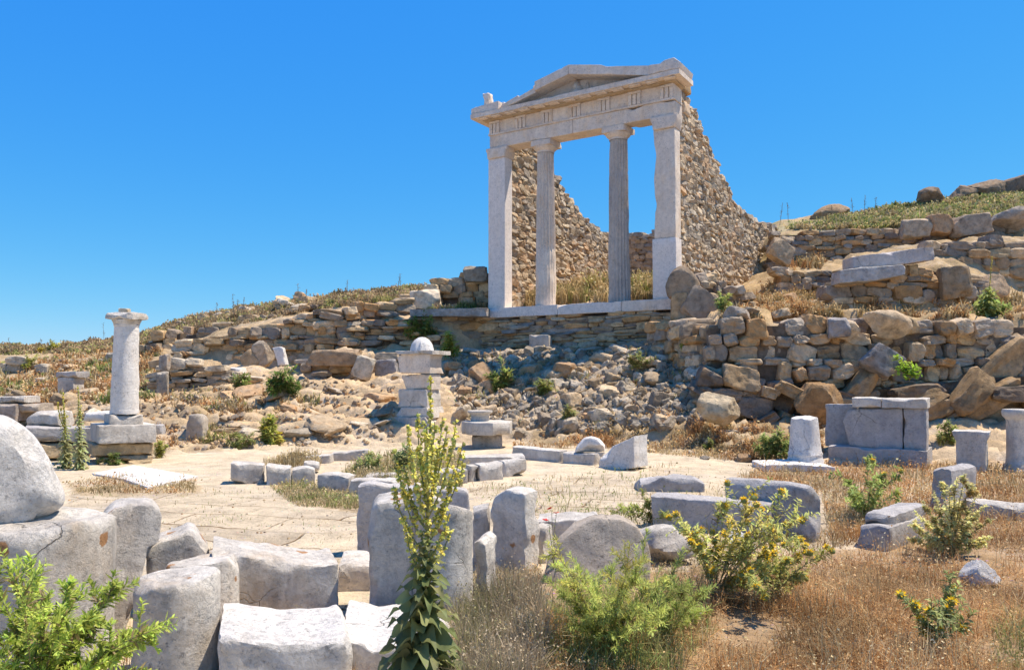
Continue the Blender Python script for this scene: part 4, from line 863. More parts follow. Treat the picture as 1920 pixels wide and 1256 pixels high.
mb.add(V + np.array([A[0] - .06, A[1], zt]), Q, T); sh = mb.build("shaft", M_WHITE, tc, smooth=True, angle=45)
V, Q, T = lathe([(a * q, b * q) for a, b in ((22.5, 0), (24, 4), (26, 8), (26, 9))], 40); mb = MB(); mb.add(V + np.array([A[0] - .06, A[1], zt + hh]), Q, T)
V, Q, T = slab_mesh([(-29 * q, 9 * q), (28 * q, 9 * q), (29 * q, 14 * q), (27 * q, 23 * q), (-26 * q, 22 * q), (-29 * q, 17 * q)], 55 * q, .02, .04, .014, 3, 12, .09); mb.add(V + np.array([A[0] - .06, A[1] - 27 * q, zt + hh]), Q, T)
mb.build("capital", M_MARBLE, tc, smooth=True, angle=40)
V, Q = rock(np.random.default_rng(3), 7, (.10, .09, .05), True, 8); mb = MB(); mb.add(V + np.array([A[0] - .10, A[1], zt + hh + 27 * q]), Q, None, (.6, .5, .36)); tag(mb.build("small_stone", M_BOULD, smooth=True, angle=30), "small tan stone lying on top of the tall column", "stone")
# far left pieces
ped = block("small_pedestal", "little grey pedestal with a dark cap among weeds, left of the tall column", [(106,742),(106,708),(138,708),(138,742)], (122,743), -8, .5, M_MARBLE, None, 'pedestal', seed=465)
block("cap", "dark slab cap", [(104,708),(104,698),(142,696),(142,708)], None, -8, .56, M_BLUE, parent=ped, P0=g1(122, 743) + np.array([0, -.03, 0]), raise_=1, seed=466)
block("stone_bench", "pale bench slab at the left edge behind the plinth", [(-40,745),(45,743),(45,756),(-40,758)], None, 0, .6, M_MARBLE, 'blocks at the left edge', 'block', P0=W(0, 782, 16.6), raise_=1, seed=467)
block("dark_block", "dark brown block under the bench slab at the left edge", [(-60,758),(30,757),(30,790),(-60,792)], None, 0, .7, M_BOULD, 'blocks at the left edge', 'block', P0=W(0, 792, 16.5), raise_=1, seed=468, col=(.36, .30, .25))
block("brown_block", "brown flat block right of the dark block at the left edge", [(32,758),(70,757),(72,772),(32,774)], None, 0, .6, M_BOULD, 'blocks at the left edge', 'block', P0=W(50, 774, 16.6), raise_=1, seed=469, col=(.46, .37, .28))
block("marble_fragment", "broken marble fragment with a hollow, on the bluish plinth block", [(50,800),(48,786),(62,772),(90,771),(106,773),(110,800)], None, -10, .5, M_MARBLE, 'fragments on the plinth', 'fragment', P0=W(80, 803, 14.6), raise_=1, seed=470, chips=14, chip=.12)
block("marble_fragment", "flat marble slab lying on the plinth just left of the tall column base", [(152,790),(160,774),(200,771),(204,790)], None, 0, .5, M_WHITE, 'fragments on the plinth', 'fragment', P0=W(180, 803, 14.7), raise_=1, seed=471, chips=9)
block("grey_boulder", "grey weathered stone standing alone right of the tall column", [(344,822),(348,795),(352,778),(372,777),(382,786),(384,822)], (364,824), 0, .35, M_MARBLE, None, 'stone', seed=472, bev=.06, rough=.03, col=(.75, .7, .64))
block("leaning_slab", "bright white slab leaning against the hillside wall", [(520,686),(510,652),(524,650),(530,652),(538,684)], None, -6, .2, M_WHITE, None, 'slab', P0=W(526, 688, 23.2), raise_=1, seed=473)
for k, (O, lb) in enumerate((([(388,698),(388,689),(416,689),(417,698)], 'left of the two white slabs on the low wall top'), ([(418,700),(421,688),(450,689),(452,700)], 'right of the two white slabs on the low wall top'))):
    block("white_slab", lb, O, None, 0, .5, M_WHITE, 'white slabs on the low wall', 'slab', P0=W(420, 702, 21.6), raise_=1, seed=475 + k)
block("ledge_slab", "long dark slab forming the ledge left of the temple sill", [(768,580),(914,577),(914,593),(768,593)], None, -8, .9, M_BOULD, None, 'slab', P0=W(845, 594, 23.75), raise_=1, seed=477, col=(.40, .35, .30), step=.08)
block("fallen_block", "squared pale block on the rubble below the temple sill", [(990,652),(990,628),(1028,628),(1030,652)], (1010,656), -22, .3, M_MARBLE, None, 'block', seed=478, col=(.8, .77, .74))
block("long_coping_slab", "long pale grey slab lying on the bench wall", [(1600,502),(1600,481),(1680,471),(1752,462),(1753,487),(1690,496)], None, 4, .6, M_BLUE, 'coping slabs of the bench wall', 'slab', P0=W(1680, 500, 20.2), raise_=1, seed=479, step=.07, col=(1.15, 1.1, 1.08))
block("coping_slab", "darker slab under the long pale slab of the bench wall", [(1574,531),(1575,507),(1620,500),(1698,496),(1702,514),(1640,527)], None, 0, .6, M_BOULD, 'coping slabs of the bench wall', 'slab', P0=W(1640, 532, 20.0), raise_=1, seed=480, step=.07, col=(.42, .39, .36), bev=.05)
# white paving slabs by the plinth
for k, (c4, lb) in enumerate((([(172,890),(250,875),(312,884),(232,901)], 'white paving slab lying flush near the plinth, upper one'), ([(228,900),(312,886),(372,897),(276,918)], 'white paving slab with a crooked front edge, lower one'))):
    g = np.array([g1(a, b) for a, b in c4]); cc = g.mean(0); V, Q, T = slab_mesh([(a - cc[0], b - cc[1]) for a, b, _ in g], .12, .012, .06, .003, 485 + k, 3, .08)
    V = np.stack([V[:, 0], V[:, 2], .035 - V[:, 1]], 1) + np.array([cc[0], cc[1], h1(cc[0], cc[1])]); mb = MB(); mb.add(V, Q[:, ::-1], T[:, ::-1]); tag(mb.build("paving_slab", M_WHITE, smooth=True, angle=40), lb, "slab", "white paving slabs")

# ------------------------------------------------------------------ stacked altar and basin
Pal = g1(790, 818); YA = Pal[1] + .25
al = empty("stacked_altar", np.array([Pal[0], YA, Pal[2]])); tag(al, "stack of moulded marble blocks forming an altar before the rubble slope", "altar")
PA = np.array([Pal[0], YA, Pal[2]])
YW = -22
for nm, O, bk, d, sd, mt in (("foot_block", [(724,806),(738,782),(796,782),(812,806)], -.06, .85, 490, M_MARBLE), ("base_block", [(740,784),(752,764),(800,764),(806,784)], .0, .8, 491, M_MARBLE),
    ("plinth_block", [(746,764),(747,730),(800,730),(802,764)], .05, .68, 492, M_MARBLE), ("middle_block", [(762,730),(753,706),(765,702),(806,702),(806,730)], .12, .55, 493, M_TEMPLE),
    ("cap_block", [(748,700),(744,672),(752,664),(806,664),(806,700)], .05, .74, 494, M_TEMPLE), ("cap_moulding", [(744,664),(740,658),(812,657),(812,664)], -.02, .92, 495, M_MARBLE)):
    block(nm, None, O, None, YW, d, mt, parent=al, P0=PA, back=bk, raise_=1, seed=sd, bev=.014, rough=.010, chips=6, chip=.08)
V, Q, T = lathe([(23 * YA / FPX, 0), (22.5 * YA / FPX, .09), (20 * YA / FPX, .20), (14 * YA / FPX, .30), (7 * YA / FPX, .355), (2 * YA / FPX, .365)], 44)
a = np.arctan2(V[:, 1], V[:, 0]); V[:, :2] *= (1 - .10 * np.abs(np.sin(a * 6)) ** .6 * (V[:, 2] > .03))[:, None]
mb = MB(); mb.add(V + np.array([*(W(791, 664, YA + .3)[:2]), PZ(791, 661, YA + .15)]), Q, T); tag(mb.build("domed_stone", M_WHITE, smooth=True, angle=50), "ribbed white domed stone resting on top of the stacked altar", "stone")
Pb = g1(912, 842); qb = Pb[1] / FPX
bs = empty("marble_basin", Pb + np.array([0, .4, 0])); tag(bs, "octagonal slab table with a small flared bowl, right of the stacked altar", "basin")
a8 = np.arange(8) * math.pi / 4 + .25
V, Q, T = slab_mesh([(50 * qb * math.cos(t), 50 * qb * math.sin(t)) for t in a8], 24 * qb, .015, .06, .006, 496, 7, .1)
zt_ = PZ(912, 790, Pb[1] + .3); V = np.stack([V[:, 0], V[:, 2], zt_ - V[:, 1]], 1) + np.array([Pb[0], Pb[1] + .42, 0]); mb = MB(); mb.add(V, Q[:, ::-1], T[:, ::-1]); mb.build("octagonal_slab", M_MARBLE, bs, smooth=True, angle=40)
V, Q = rock(np.random.default_rng(8), 9, (.34, .30, .34), True, 8); mb = MB(); mb.add(V + np.array([Pb[0], Pb[1] + .42, zt_ - 24 * qb - .27]), Q, None, (.38, .32, .26)); mb.build("support_stone", M_BOULD, bs, smooth=True, angle=30)
V, Q, T = lathe([(18 * qb, 0), (17 * qb, 9 * qb), (20 * qb, 14 * qb), (24 * qb, 17 * qb), (24 * qb, 20 * qb), (20 * qb, 20 * qb), (8 * qb, 16 * qb)], 36); mb = MB(); mb.add(V + np.array([Pb[0] - .15, Pb[1] + .45, zt_]), Q, T); mb.build("bowl", M_MARBLE, bs, smooth=True, angle=40)

# ------------------------------------------------------------------ foreground marbles
drum("column_drum", "big column drum cut by the left edge, carrying a white boulder", 58, 1385, 968, 262, 262, seed=501, Y=4.35, flutes=0, broken=.02, chips=15, chip=.035, n=90, step=.03, rough=.007, mat=M_MARBLE_L)
block("white_boulder", "big rounded white boulder sitting on the drum at the left edge", [(-150,985),(-140,880),(-70,800),(-10,779),(30,795),(72,832),(103,880),(122,925),(124,955),(70,985),(-20,1000)], None, 34, .52, M_WHITE, None, 'boulder', P0=W(0, 985, 4.15), raise_=1, seed=502, bev=.10, step=.03, rough=.016, chips=11, chip=.035)
block("leaning_fragment", "fluted fragment leaning between the big drum and the smaller drums", [(188,1000),(195,974),(216,957),(250,946),(292,950),(307,966),(300,1018),(284,1044),(262,1104),(240,1168),(228,1194),(190,1194)], (215,1190), 28, .35, M_MARBLE_L, None, 'fragment', seed=503, bev=0.018, step=.03, rough=.016, chips=20, chip=.035, lean=.12)
block("drum_fragment", "broken grey drum fragment with a sloping top behind the front drums", [(272,1032),(310,1012),(350,998),(366,1000),(378,1016),(393,1032),(396,1062),(396,1155),(275,1155)], (330,1150), 24, .38, M_MARBLE_L, 'fallen column drums', 'column drum', seed=504, bev=0.02, step=.03, chips=14, chip=.035)
drum("column_drum", "flat topped drum right behind the foremost drum", 378, 1205, 1062, 138, 130, seed=505, n=90, step=.025, broken=.008, chips=9, chip=.035, tilt=(.10, 0.0), rough=.003)
drum("column_drum", "foremost broken drum with a sunlit chipped rim", 330, 1290, 1096, 162, 154, seed=506, n=90, step=.025, broken=.012, chips=10, chip=.035, tilt=(.03, .03), rough=.003)
block("large_block", "large grey marble block behind the foremost pieces, white on top", [(398,1034),(440,1040),(500,1048),(560,1058),(610,1060),(634,1058),(637,1158),(500,1164),(400,1164)], (540,1160), 20, .52, M_MARBLE_L, None, 'block', seed=507, bev=0.016, step=.03, rough=.007, chips=15, chip=.035)
block("rounded_block", "white block with a domed top and a pitted side, bottom centre left", [(408,1192),(470,1200),(540,1206),(600,1204),(652,1196),(662,1206),(664,1310),(408,1310)], (530,1306), 18, .62, M_WHITE, None, 'block', seed=508, bev=0.03, step=.025, rough=.010, chips=16, chip=.035)
block("flat_slab", "flat sunlit slab under the foot of the tall flowering stalk", [(636,1196),(700,1212),(780,1200),(836,1206),(856,1226),(852,1270),(640,1265)], (745,1266), 8, .72, M_WHITE, None, 'slab', seed=509, bev=0.03, step=.03, rough=.012, chip=.035)
block("low_block", "low block between the large block and the double drum", [(632,1064),(668,1058),(702,1062),(702,1108),(632,1106)], (665,1108), 8, .55, M_MARBLE_L, None, 'block', seed=510, bev=0.03, step=.03, rough=.010, col=(1.08, 1.05, 1), chip=.035)
block("tall_slab", "tall flat grey slab standing behind the double drum", [(671,912),(690,905),(760,914),(840,919),(870,918),(879,926),(880,1042),(670,1036)], (775,1040), 4, .22, M_BLUE, None, 'slab', seed=511, bev=0.018, step=.035, col=(1.15, 1.14, 1.12), chip=.035)
block("rounded_slab", "pale upright piece with a rounded left edge, left of the broken drum", [(691,985),(696,958),(708,944),(730,939),(760,938),(776,946),(778,1166),(694,1162)], (738,1164), 9, .46, M_MARBLE_L, None, 'block', seed=512, bev=0.03, step=.025, rough=.010, chips=11, chip=.035)
drum("broken_drum", "pale broken drum with a sloping white top, right behind the tall flowering stalk", 830, 1166, 936, 116, 112, seed=531, n=90, step=.025, broken=.05, tilt=(-.55, -.25), chips=10, chip=.035, rough=.006)
block("thin_slab", "thin upright slab touching the right side of the pale drum block", [(890,1016),(903,1011),(912,1022),(914,1132),(891,1132)], (902,1132), -12, .3, M_MARBLE, None, 'slab', seed=513, bev=.012, step=.03, chip=.035)
block("lichen_block", "upright block with orange lichen spots, right of the pale drum block", [(915,1072),(916,955),(925,932),(948,918),(975,918),(986,926),(988,1070)], (952,1070), -28, .24, M_MARBLE_L, None, 'block', seed=514, bev=0.03, step=.03, rough=.010, chips=14, chip=.035)
block("short_block", "shorter block tucked left of the lichen spotted block", [(886,958),(918,952),(920,1062),(886,1058)], (902,1060), 0, .3, M_MARBLE, None, 'block', seed=515, bev=0.025, step=.035, rough=.012, chip=.035)
block("small_block", "small block half hidden behind the lichen spotted block", [(1003,988),(1024,992),(1027,1062),(1004,1062)], (1015,1056), -14, .25, M_MARBLE, None, 'block', seed=516, bev=.012, step=.035, chip=.035)
block("flat_block", "low flat topped block behind the half disc", [(1008,978),(1060,974),(1124,974),(1124,1010),(1008,1008)], (1066,1012), -4, .45, M_MARBLE, None, 'block', seed=517, bev=.012, step=.04, chip=.035)
block("half_disc", "half sunken round disc leaning back among green weeds", [(1014,1100),(1028,1056),(1048,1019),(1078,993),(1118,979),(1162,980),(1198,997),(1217,1022),(1222,1050),(1216,1100)], (1115,1094), -4, .2, M_MARBLE, None, 'disc', seed=518, bev=.012, step=.03, lean=.35, col=(.78, .72, .66), rough=.012, chip=.035)
Yq = float(g1(1250,1052)[1]); px_rock("low_rock", "low rock touching the right side of the half disc", 1196, 994, 1302, 1052, Yq, 519, mat=M_MARBLE, col=(1, .98, .95), n=14, planes=12, dmin=.55, cat="rock")
Yq = float(g1(1390,1046)[1]); px_rock("white_rock", "small white rock seen through the yellow thistle bush", 1364, 1003, 1414, 1046, Yq, 520, mat=M_WHITE, col=(1, .98, .95), n=14, planes=12, dmin=.55, cat="rock")
Yq = float(g1(1840,1098)[1]); px_rock("white_rock", "whitish rock in dry grass below the pale green bush", 1810, 1054, 1868, 1098, Yq, 521, mat=M_WHITE, col=(1, .98, .95), n=14, planes=12, dmin=.55, cat="rock")
# ------------------------------------------------------------------ plants
def leaf(L, w, droop=.3, fold=.15, wave=0.0, r=None, n=4, tip=.05):
    """one leaf along +x, base at 0: strip of n quads x 2"""
    t = np.linspace(0, 1, n + 1); prof = np.sin(np.pi * np.clip(t * .92 + .06, 0, 1)) ** .7; prof[-1] = tip
    x = L * t; z = -droop * L * t ** 2; ph = r.uniform(0, 6) if r is not None else 0
    V = []
    for k in range(n + 1):
        wv = wave * w * math.sin(ph + 7 * t[k])
        V += [[x[k], -w / 2 * prof[k], z[k] + fold * w * prof[k] + wv], [x[k], 0, z[k]], [x[k], w / 2 * prof[k], z[k] + fold * w * prof[k] - wv]]
    Q = []
    for k in range(n):
        a = k * 3; Q += [[a, a + 3, a + 4, a + 1], [a + 1, a + 4, a + 5, a + 2]]
    return np.array(V), np.array(Q)
def orient(d, r=None, roll=None):
    d = d / np.linalg.norm(d); up = np.array([0, 0, 1.]) if abs(d[2]) < .95 else np.array([1., 0, 0]); y = np.cross(up, d); y /= np.linalg.norm(y); z = np.cross(d, y)
    a = roll if roll is not None else (r.uniform(-.6, .6) if r is not None else 0); c, s = math.cos(a), math.sin(a)
    return np.stack([d, y * c + z * s, -y * s + z * c], 1)
def curve(P0, P1, bend, n=8, r=None):
    t = np.linspace(0, 1, n)[:, None]; M = (P0 + P1) / 2 + bend; C = (1 - t) ** 2 * P0 + 2 * t * (1 - t) * M + t ** 2 * P1
    if r is not None: C += r.normal(size=C.shape) * .006 * np.linalg.norm(P1 - P0) * t
    return C
def cvar(c, r, s=.22): return np.clip(np.asarray(c) * (np.array([1.5, 1.35, 1.25]) if c[1] > c[2] * 1.6 and c[1] >= c[0] * .95 else 1) * r.uniform(1 - s, 1 + s) * (1 + r.normal(size=3) * .05), .01, 1)
FLOWM = {}
def flower_mesh(kind, r):
    if kind in FLOWM: return FLOWM[kind]
    mb = MB()
    if kind == 'thistle':
        for k in range(26):
            d = r.normal(size=3); d[2] = abs(d[2]) + .35; V, Q = leaf(.022, .006, .2, .1, n=2); mb.add(V @ orient(d / np.linalg.norm(d), r).T, Q, None, cvar((.92, .58, .02), r, .15))
        V, Q = rock(r, 3, (.010, .010, .010), False, 3, 0); mb.add(V, Q, None, (.25, .26, .08))
    else:
        for k in range(7):
            a = k * .9; d = np.array([math.cos(a), math.sin(a), .5]); V, Q = leaf(.018, .012, .2, .1, n=2); mb.add(V @ orient(d, r).T, Q, None, cvar((.62, .035, .02) if kind == 'poppy' else (.82, .68, .08), r, .15))
    o = mb.build("flower_head", M_FLOWER, loc=(0, 0, 0)); FLOWM[kind] = o.data; bpy.data.objects.remove(o); return FLOWM[kind]
def bush(name, label, cat, base, tips, seed, leafL=.05, leafw=.012, per=46, col=(.20, .27, .07), stemc=(.25, .22, .10), sub=4, stemr=.004, flowers=0, fkind='thistle', spread=.16, group=None, bare=.12, wave=0, droop=.15, up=.5, fscale=1.0, nn=3, tipbias=1.0):
    """stems from base to each tip, side twigs, narrow leaves all along"""
    r = np.random.default_rng(seed); root = empty(name, base); tag(root, label, cat, group); st = MB(); lf = MB(); ends = []
    for tp in tips:
        Lm = np.linalg.norm(tp - base); C = curve(base + r.normal(size=3) * .02 * Lm * [1, 1, 0], tp, np.array([0, 0, Lm * .10]) + (base - tp) * [.22, .22, 0] * .5, 9, r)
        V, Q = tube(C, np.linspace(stemr, stemr * .35, 9), 5); st.add(V, Q, None, cvar(stemc, r)); lines = [(C, 1.0)]; ends.append(C[-1])
        for k in range(sub):
            t = r.uniform(.30, .95); i = t * 8; P = C[int(i)] + (C[min(int(i) + 1, 8)] - C[int(i)]) * (i % 1); d = C[-1] - C[0]; d = d / np.linalg.norm(d) + r.normal(size=3) * .55; d /= np.linalg.norm(d)
            E = P + d * Lm * spread * r.uniform(.6, 1.5); C2 = curve(P, E, np.array([0, 0, .02 * Lm]), 5, r); V, Q = tube(C2, np.linspace(stemr * .5, stemr * .25, 5), 4); st.add(V, Q, None, cvar(stemc, r)); lines.append((C2, .5)); ends.append(E)
        sc_ = np.clip(np.asarray(col) * r.uniform(.72, 1.25) * (np.array([1.15, 1.0, .95]) if r.uniform() < .15 else 1), .01, 1)
        for C_, w_ in lines:
            m = int(per * w_ * r.uniform(.7, 1.2))
            for q in range(m):
                t = bare * (w_ == 1) + (1 - bare * (w_ == 1)) * (q + r.uniform()) / m; t = min(t, .999) ** (1 / tipbias); i = t * (len(C_) - 1); k0 = int(i); P = C_[k0] + (C_[min(k0 + 1, len(C_) - 1)] - C_[k0]) * (i % 1)
                ax = C_[min(k0 + 1, len(C_) - 1)] - C_[k0]; ax = ax / (np.linalg.norm(ax) + 1e-9); d = r.normal(size=3); d -= ax * (d @ ax); d = d / (np.linalg.norm(d) + 1e-9) + ax * up * r.uniform(.5, 1.5)
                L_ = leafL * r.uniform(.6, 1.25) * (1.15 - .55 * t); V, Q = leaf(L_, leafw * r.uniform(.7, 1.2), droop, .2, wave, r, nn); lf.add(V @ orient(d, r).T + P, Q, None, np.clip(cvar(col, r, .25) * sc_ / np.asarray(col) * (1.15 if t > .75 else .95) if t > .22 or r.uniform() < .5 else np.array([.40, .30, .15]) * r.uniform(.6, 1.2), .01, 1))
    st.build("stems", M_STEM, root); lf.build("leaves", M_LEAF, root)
    if flowers:
        fm = flower_mesh(fkind, r); r.shuffle(ends)
        for e in (ends * 3)[:min(flowers, 95)]:
            o = bpy.data.objects.new("flower_head", fm); COL.objects.link(o); o.parent = root; q = e - base + r.normal(size=3) * .01; o.location = q; o.rotation_euler = (r.normal() * .4, r.normal() * .4, r.uniform(0, 6)); o.scale = (fscale,) * 3
    return root
def tips_px(L, Y, r, jit): return [W(a, b, Y + r.normal() * jit) for a, b in L]
def dome_tips(base, w, h, n, r, flat=.7): 
    out = []
    for k in range(n):
        a = r.uniform(0, 6.28); e = math.acos(r.uniform(.1, 1)); s = r.uniform(.75, 1.08); out.append(base + np.array([math.cos(a) * math.sin(e) * w / 2, math.sin(a) * math.sin(e) * w / 2 * flat, math.cos(e) * h]) * s)
    return out
R5 = np.random.default_rng(55)
# foreground bush, bottom left corner
b = W(70, 1330, 3.1); T_ = tips_px([(5,1035),(30,1090),(-30,1060),(60,1085),(90,1110),(135,1085),(150,1105),(185,1135),(225,1100),(205,1120),(170,1175),(240,1200),(290,1190),(325,1168),(262,1215),(120,1150),(60,1150),(10,1140),(-20,1180),(100,1200),(150,1230),(40,1210),(200,1240),(270,1260),(0,1250),(80,1260)], 3.1, R5, .14)
bush("green_shrub", "fresh yellow green shrub with narrow leaves in the bottom left corner", "shrub", b, T_, 601, leafL=.045, leafw=.011, per=80, col=(.30, .39, .085), sub=6, spread=.2, bare=.25, up=.7, droop=0)
# tall flowering stalk in front
def mullein(name, label, base, top, branch_tips, seed, leafmax=.30, col=(.13, .17, .07), group=None, fl=1.0, nleaf=95, leaf_to=.5, flower_col=(.85, .70, .07)):
    r = np.random.default_rng(seed); root = empty(name, base); tag(root, label, "plant", group); Ht = np.linalg.norm(top - base)
    C = curve(base, top, np.array([.012 * Ht, 0, 0]), 14); sm = MB(); V, Q = tube(C, np.linspace(.013 * Ht / 1.4, .003, 14), 7); sm.add(V, Q, None, (.18, .17, .06))
    at = lambda t: np.array([np.interp(t * 13, np.arange(14), C[:, k]) for k in range(3)])
    br = [C[int(13 * .42):]]
    for (tp, t0) in branch_tips:
        c2 = curve(at(t0), tp, np.array([0, 0, -.10 * np.linalg.norm(tp - at(t0))]) + (tp - at(t0)) * [.25, .25, 0], 8, r); V, Q = tube(c2, np.linspace(.005, .002, 8), 5); sm.add(V, Q, None, (.20, .20, .07)); br.append(c2[1:])
    sm.build("stem", M_STEM, root); lm = MB()
    for k in range(nleaf):
        t = leaf_to * (k / nleaf) ** 1.1; a = k * 2.4; size = leafmax * (1 - t / leaf_to) ** .9 + leafmax * .16; d = np.array([math.cos(a), math.sin(a), .25 + .5 * t / leaf_to])
        V, Q = leaf(size * r.uniform(.85, 1.15), size * .50, .60, .20, .50, r, 10, .25); lm.add(V @ orient(d, r, r.normal() * .15).T + at(t), Q, None, cvar(col, r, .25) * np.array([1, 1, 1.05]))
    lm.build("leaves", M_LEAF, root, smooth=True); fm = MB()
    for c2 in br:
        Lb = np.linalg.norm(c2[-1] - c2[0]); m = int(Lb / .0075 * fl)
        for q in range(m):
            t = r.uniform(); i = t * (len(c2) - 1); k0 = int(i); P = c2[k0] + (c2[min(k0 + 1, len(c2) - 1)] - c2[k0]) * (i % 1); d = r.normal(size=3); d /= np.linalg.norm(d)
            s = r.uniform(.6, 1.25) * .0145 * (Ht / 1.4) ** .5
            if r.uniform() < .55:
                for a in range(4):
                    dd = d + r.normal(size=3) * .7; V, Q = leaf(s * 1.2, s, .2, .1, n=2); fm.add(V @ orient(dd, r).T + P + d * .008, Q, None, cvar(flower_col, r, .22))
            else:
                V, Q = rock(r, 2, (s * .55,) * 3, False, 3, 0); fm.add(V + P + d * .009, Q, None, cvar((.30, .32, .09), r, .3))
    fm.build("flower_spikes", M_FLOWER, root); return root
YM = 3.75; b = W(786, 1290, YM); tp = W(808, 706, YM)
bt = [(736,842,.50),(765,800,.52),(782,772,.55),(752,905,.46),(829,782,.56),(855,792,.54),(868,828,.5),(838,800,.6),(795,790,.62),(870,850,.47),(842,962,.40),(738,910,.42),(755,965,.38),(846,990,.36),(820,840,.55),(772,850,.52),(785,835,.6),(850,880,.45),(757,870,.5),(815,790,.66),(762,1000,.34),(800,800,.6)]
mullein("flowering_stalk", "tall plant with a yellow flowering spire and big wavy leaves in the foreground", b, tp, [(W(x, y, YM + R5.normal() * .09), t) for x, y, t in bt], 602, leafmax=.185, fl=1.1, nleaf=110, col=(.17, .205, .085), flower_col=(.84, .74, .16))
# thistles and bushes of the court
b = g1(1340, 1120); Yb = b[1]
bush("thistle_bush", "big thistle bush with orange yellow flowers in front of the long bluish block", "bush", b, tips_px([(1268,958),(1285,985),(1300,1005),(1318,1000),(1345,950),(1362,940),(1378,965),(1395,985),(1422,910),(1420,935),(1440,970),(1478,925),(1482,950),(1500,975),(1512,968),(1505,1010),(1470,1030),(1440,1040),(1400,1030),(1350,1025),(1535,1045),(1490,1060),(1430,1090),(1380,1085),(1310,1040),(1460,1000)], Yb, R5, .22), 603, leafL=.055, leafw=.015, per=36, col=(.42, .46, .16), sub=6, flowers=75, spread=.17, bare=.42, fscale=1.7)
b = g1(1140, 1215); Yb = b[1]
bush("feathery_weed", "feathery bright green weed in front of the half disc", "weed", b, tips_px([(1030,1020),(1045,1060),(1025,1090),(1060,1110),(1080,1075),(1110,1090),(1150,1070),(1180,1060),(1200,1075),(1210,1040),(1235,1090),(1270,1075),(1300,1095),(1290,1130),(1250,1150),(1200,1140),(1160,1130),(1120,1150),(1080,1170),(1050,1190),(1100,1200),(1060,1215),(1220,1180),(1160,1190),(1040,1150)], Yb, R5, .3), 604, leafL=.05, leafw=.0065, per=105, col=(.32, .385, .11), sub=9, spread=.2, bare=.15, up=.9, droop=0, stemc=(.24, .26, .09), nn=2)
b = g1(1750, 1225); Yb = b[1]
bush("thistle", "small leggy thistle with orange flowers in the dry grass at lower right", "thistle", b, tips_px([(1690,1118),(1712,1135),(1745,1120),(1790,1070),(1800,1095),(1808,1130),(1770,1150),(1730,1165),(1820,1155),(1785,1130)], Yb, R5, .1), 605, leafL=.06, leafw=.016, per=30, col=(.24, .29, .12), sub=3, flowers=14, fscale=1.8, bare=.3)
b = g1(1782, 1045); Yb = b[1]
bush("pale_shrub", "pale grey green upright shrub beside the standing slab", "shrub", b, tips_px([(1705,985),(1715,960),(1730,940),(1750,925),(1765,905),(1780,920),(1795,895),(1810,890),(1825,905),(1838,925),(1850,945),(1862,975),(1860,1005),(1700,1010),(1720,1000),(1745,970),(1770,950),(1800,940),(1830,965),(1780,980),(1815,990),(1850,1020)], Yb, R5, .22), 606, leafL=.045, leafw=.02, per=100, col=(.47, .475, .23), sub=3, spread=.10, bare=.2, up=.35, stemr=.006)
b = g1(1628, 975); Yb = b[1]
bush("thistle_bush", "loose thistle bush standing between the tomb and the stepped block", "bush", b, tips_px([(1572,885),(1590,900),(1625,855),(1640,865),(1660,890),(1690,885),(1600,920),(1650,915),(1680,925),(1610,950),(1585,935),(1640,940)], Yb, R5, .25), 607, leafL=.08, leafw=.022, per=40, col=(.25, .32, .10), sub=4, flowers=10, fscale=2.0)
b = g1(1225, 985); Yb = b[1]
bush("weed", "yellow green weed at the left end of the long bluish block", "weed", b, tips_px([(1200,920),(1215,935),(1180,945),(1160,950),(1240,950),(1255,960),(1145,960),(1205,955)], Yb, R5, .2), 608, leafL=.06, leafw=.012, per=40, col=(.28, .33, .10), sub=5)
b = g1(1040, 1090); bush("poppy", "red poppy beside the half disc", "poppy", b, tips_px([(1033,955),(1042,962),(1028,975)], b[1], R5, .02), 609, leafL=.04, leafw=.01, per=14, sub=0, flowers=3, fkind='poppy', fscale=1.6)
b = g1(1262, 1200); Yb = b[1]
bush("feathery_weed", "second feathery weed, lower and right of the one before the half disc", "weed", b, tips_px([(1210,1100),(1235,1120),(1255,1090),(1280,1110),(1300,1125),(1320,1105),(1305,1150),(1225,1150),(1270,1150),(1330,1140),(1240,1170)], Yb, R5, .25), 613, leafL=.05, leafw=.0065, per=90, col=(.31, .385, .11), sub=8, spread=.2, bare=.15, up=.9, droop=0, stemc=(.24, .26, .09), nn=2)
b = g1(1440, 1135); Yb = b[1]
bush("thistle", "low spreading thistle under the big thistle bush", "thistle", b, tips_px([(1400,1080),(1425,1060),(1450,1050),(1475,1055),(1500,1045),(1520,1062),(1545,1040),(1480,1090),(1420,1100)], Yb, R5, .2), 614, leafL=.06, leafw=.016, per=40, col=(.34, .37, .13), sub=4, flowers=10, fscale=1.6, bare=.3)
# twin mulleins by the plinth
b = g1(130, 878)
mullein("leafy_stalk", "left one of two leafy stalks before the plinth, yellow at the top", b + np.array([-.05, 0, 0]), W(118, 735, b[1]), [(W(108 + 6 * k, 755 + 8 * k, b[1]), .5 + .05 * k) for k in range(4)], 610, leafmax=.13, col=(.26, .29, .13), group='two leafy stalks before the plinth', nleaf=90, leaf_to=.8, fl=1.6)
b2 = g1(150, 880)
mullein("leafy_stalk", "right one of two leafy stalks before the plinth, taller and greener", b2, W(146, 722, b2[1]), [(W(152 + 3 * k, 760 + 12 * k, b2[1]), .55) for k in range(2)], 611, leafmax=.12, col=(.27, .31, .15), group='two leafy stalks before the plinth', nleaf=110, leaf_to=.92, fl=.7)
b = W(1850, 604, 18.6); b[2] = h1(b[0], b[1])
mullein("yellow_mullein", "yellow flowering spike on the terrace above the retaining wall", b, W(1860, 482, 18.6), [(W(1848, 540, 18.6), .4), (W(1872, 545, 18.6), .4), (W(1845, 560, 18.6), .3)], 612, leafmax=.35, col=(.24, .30, .09), nleaf=60, leaf_to=.5, fl=.9)
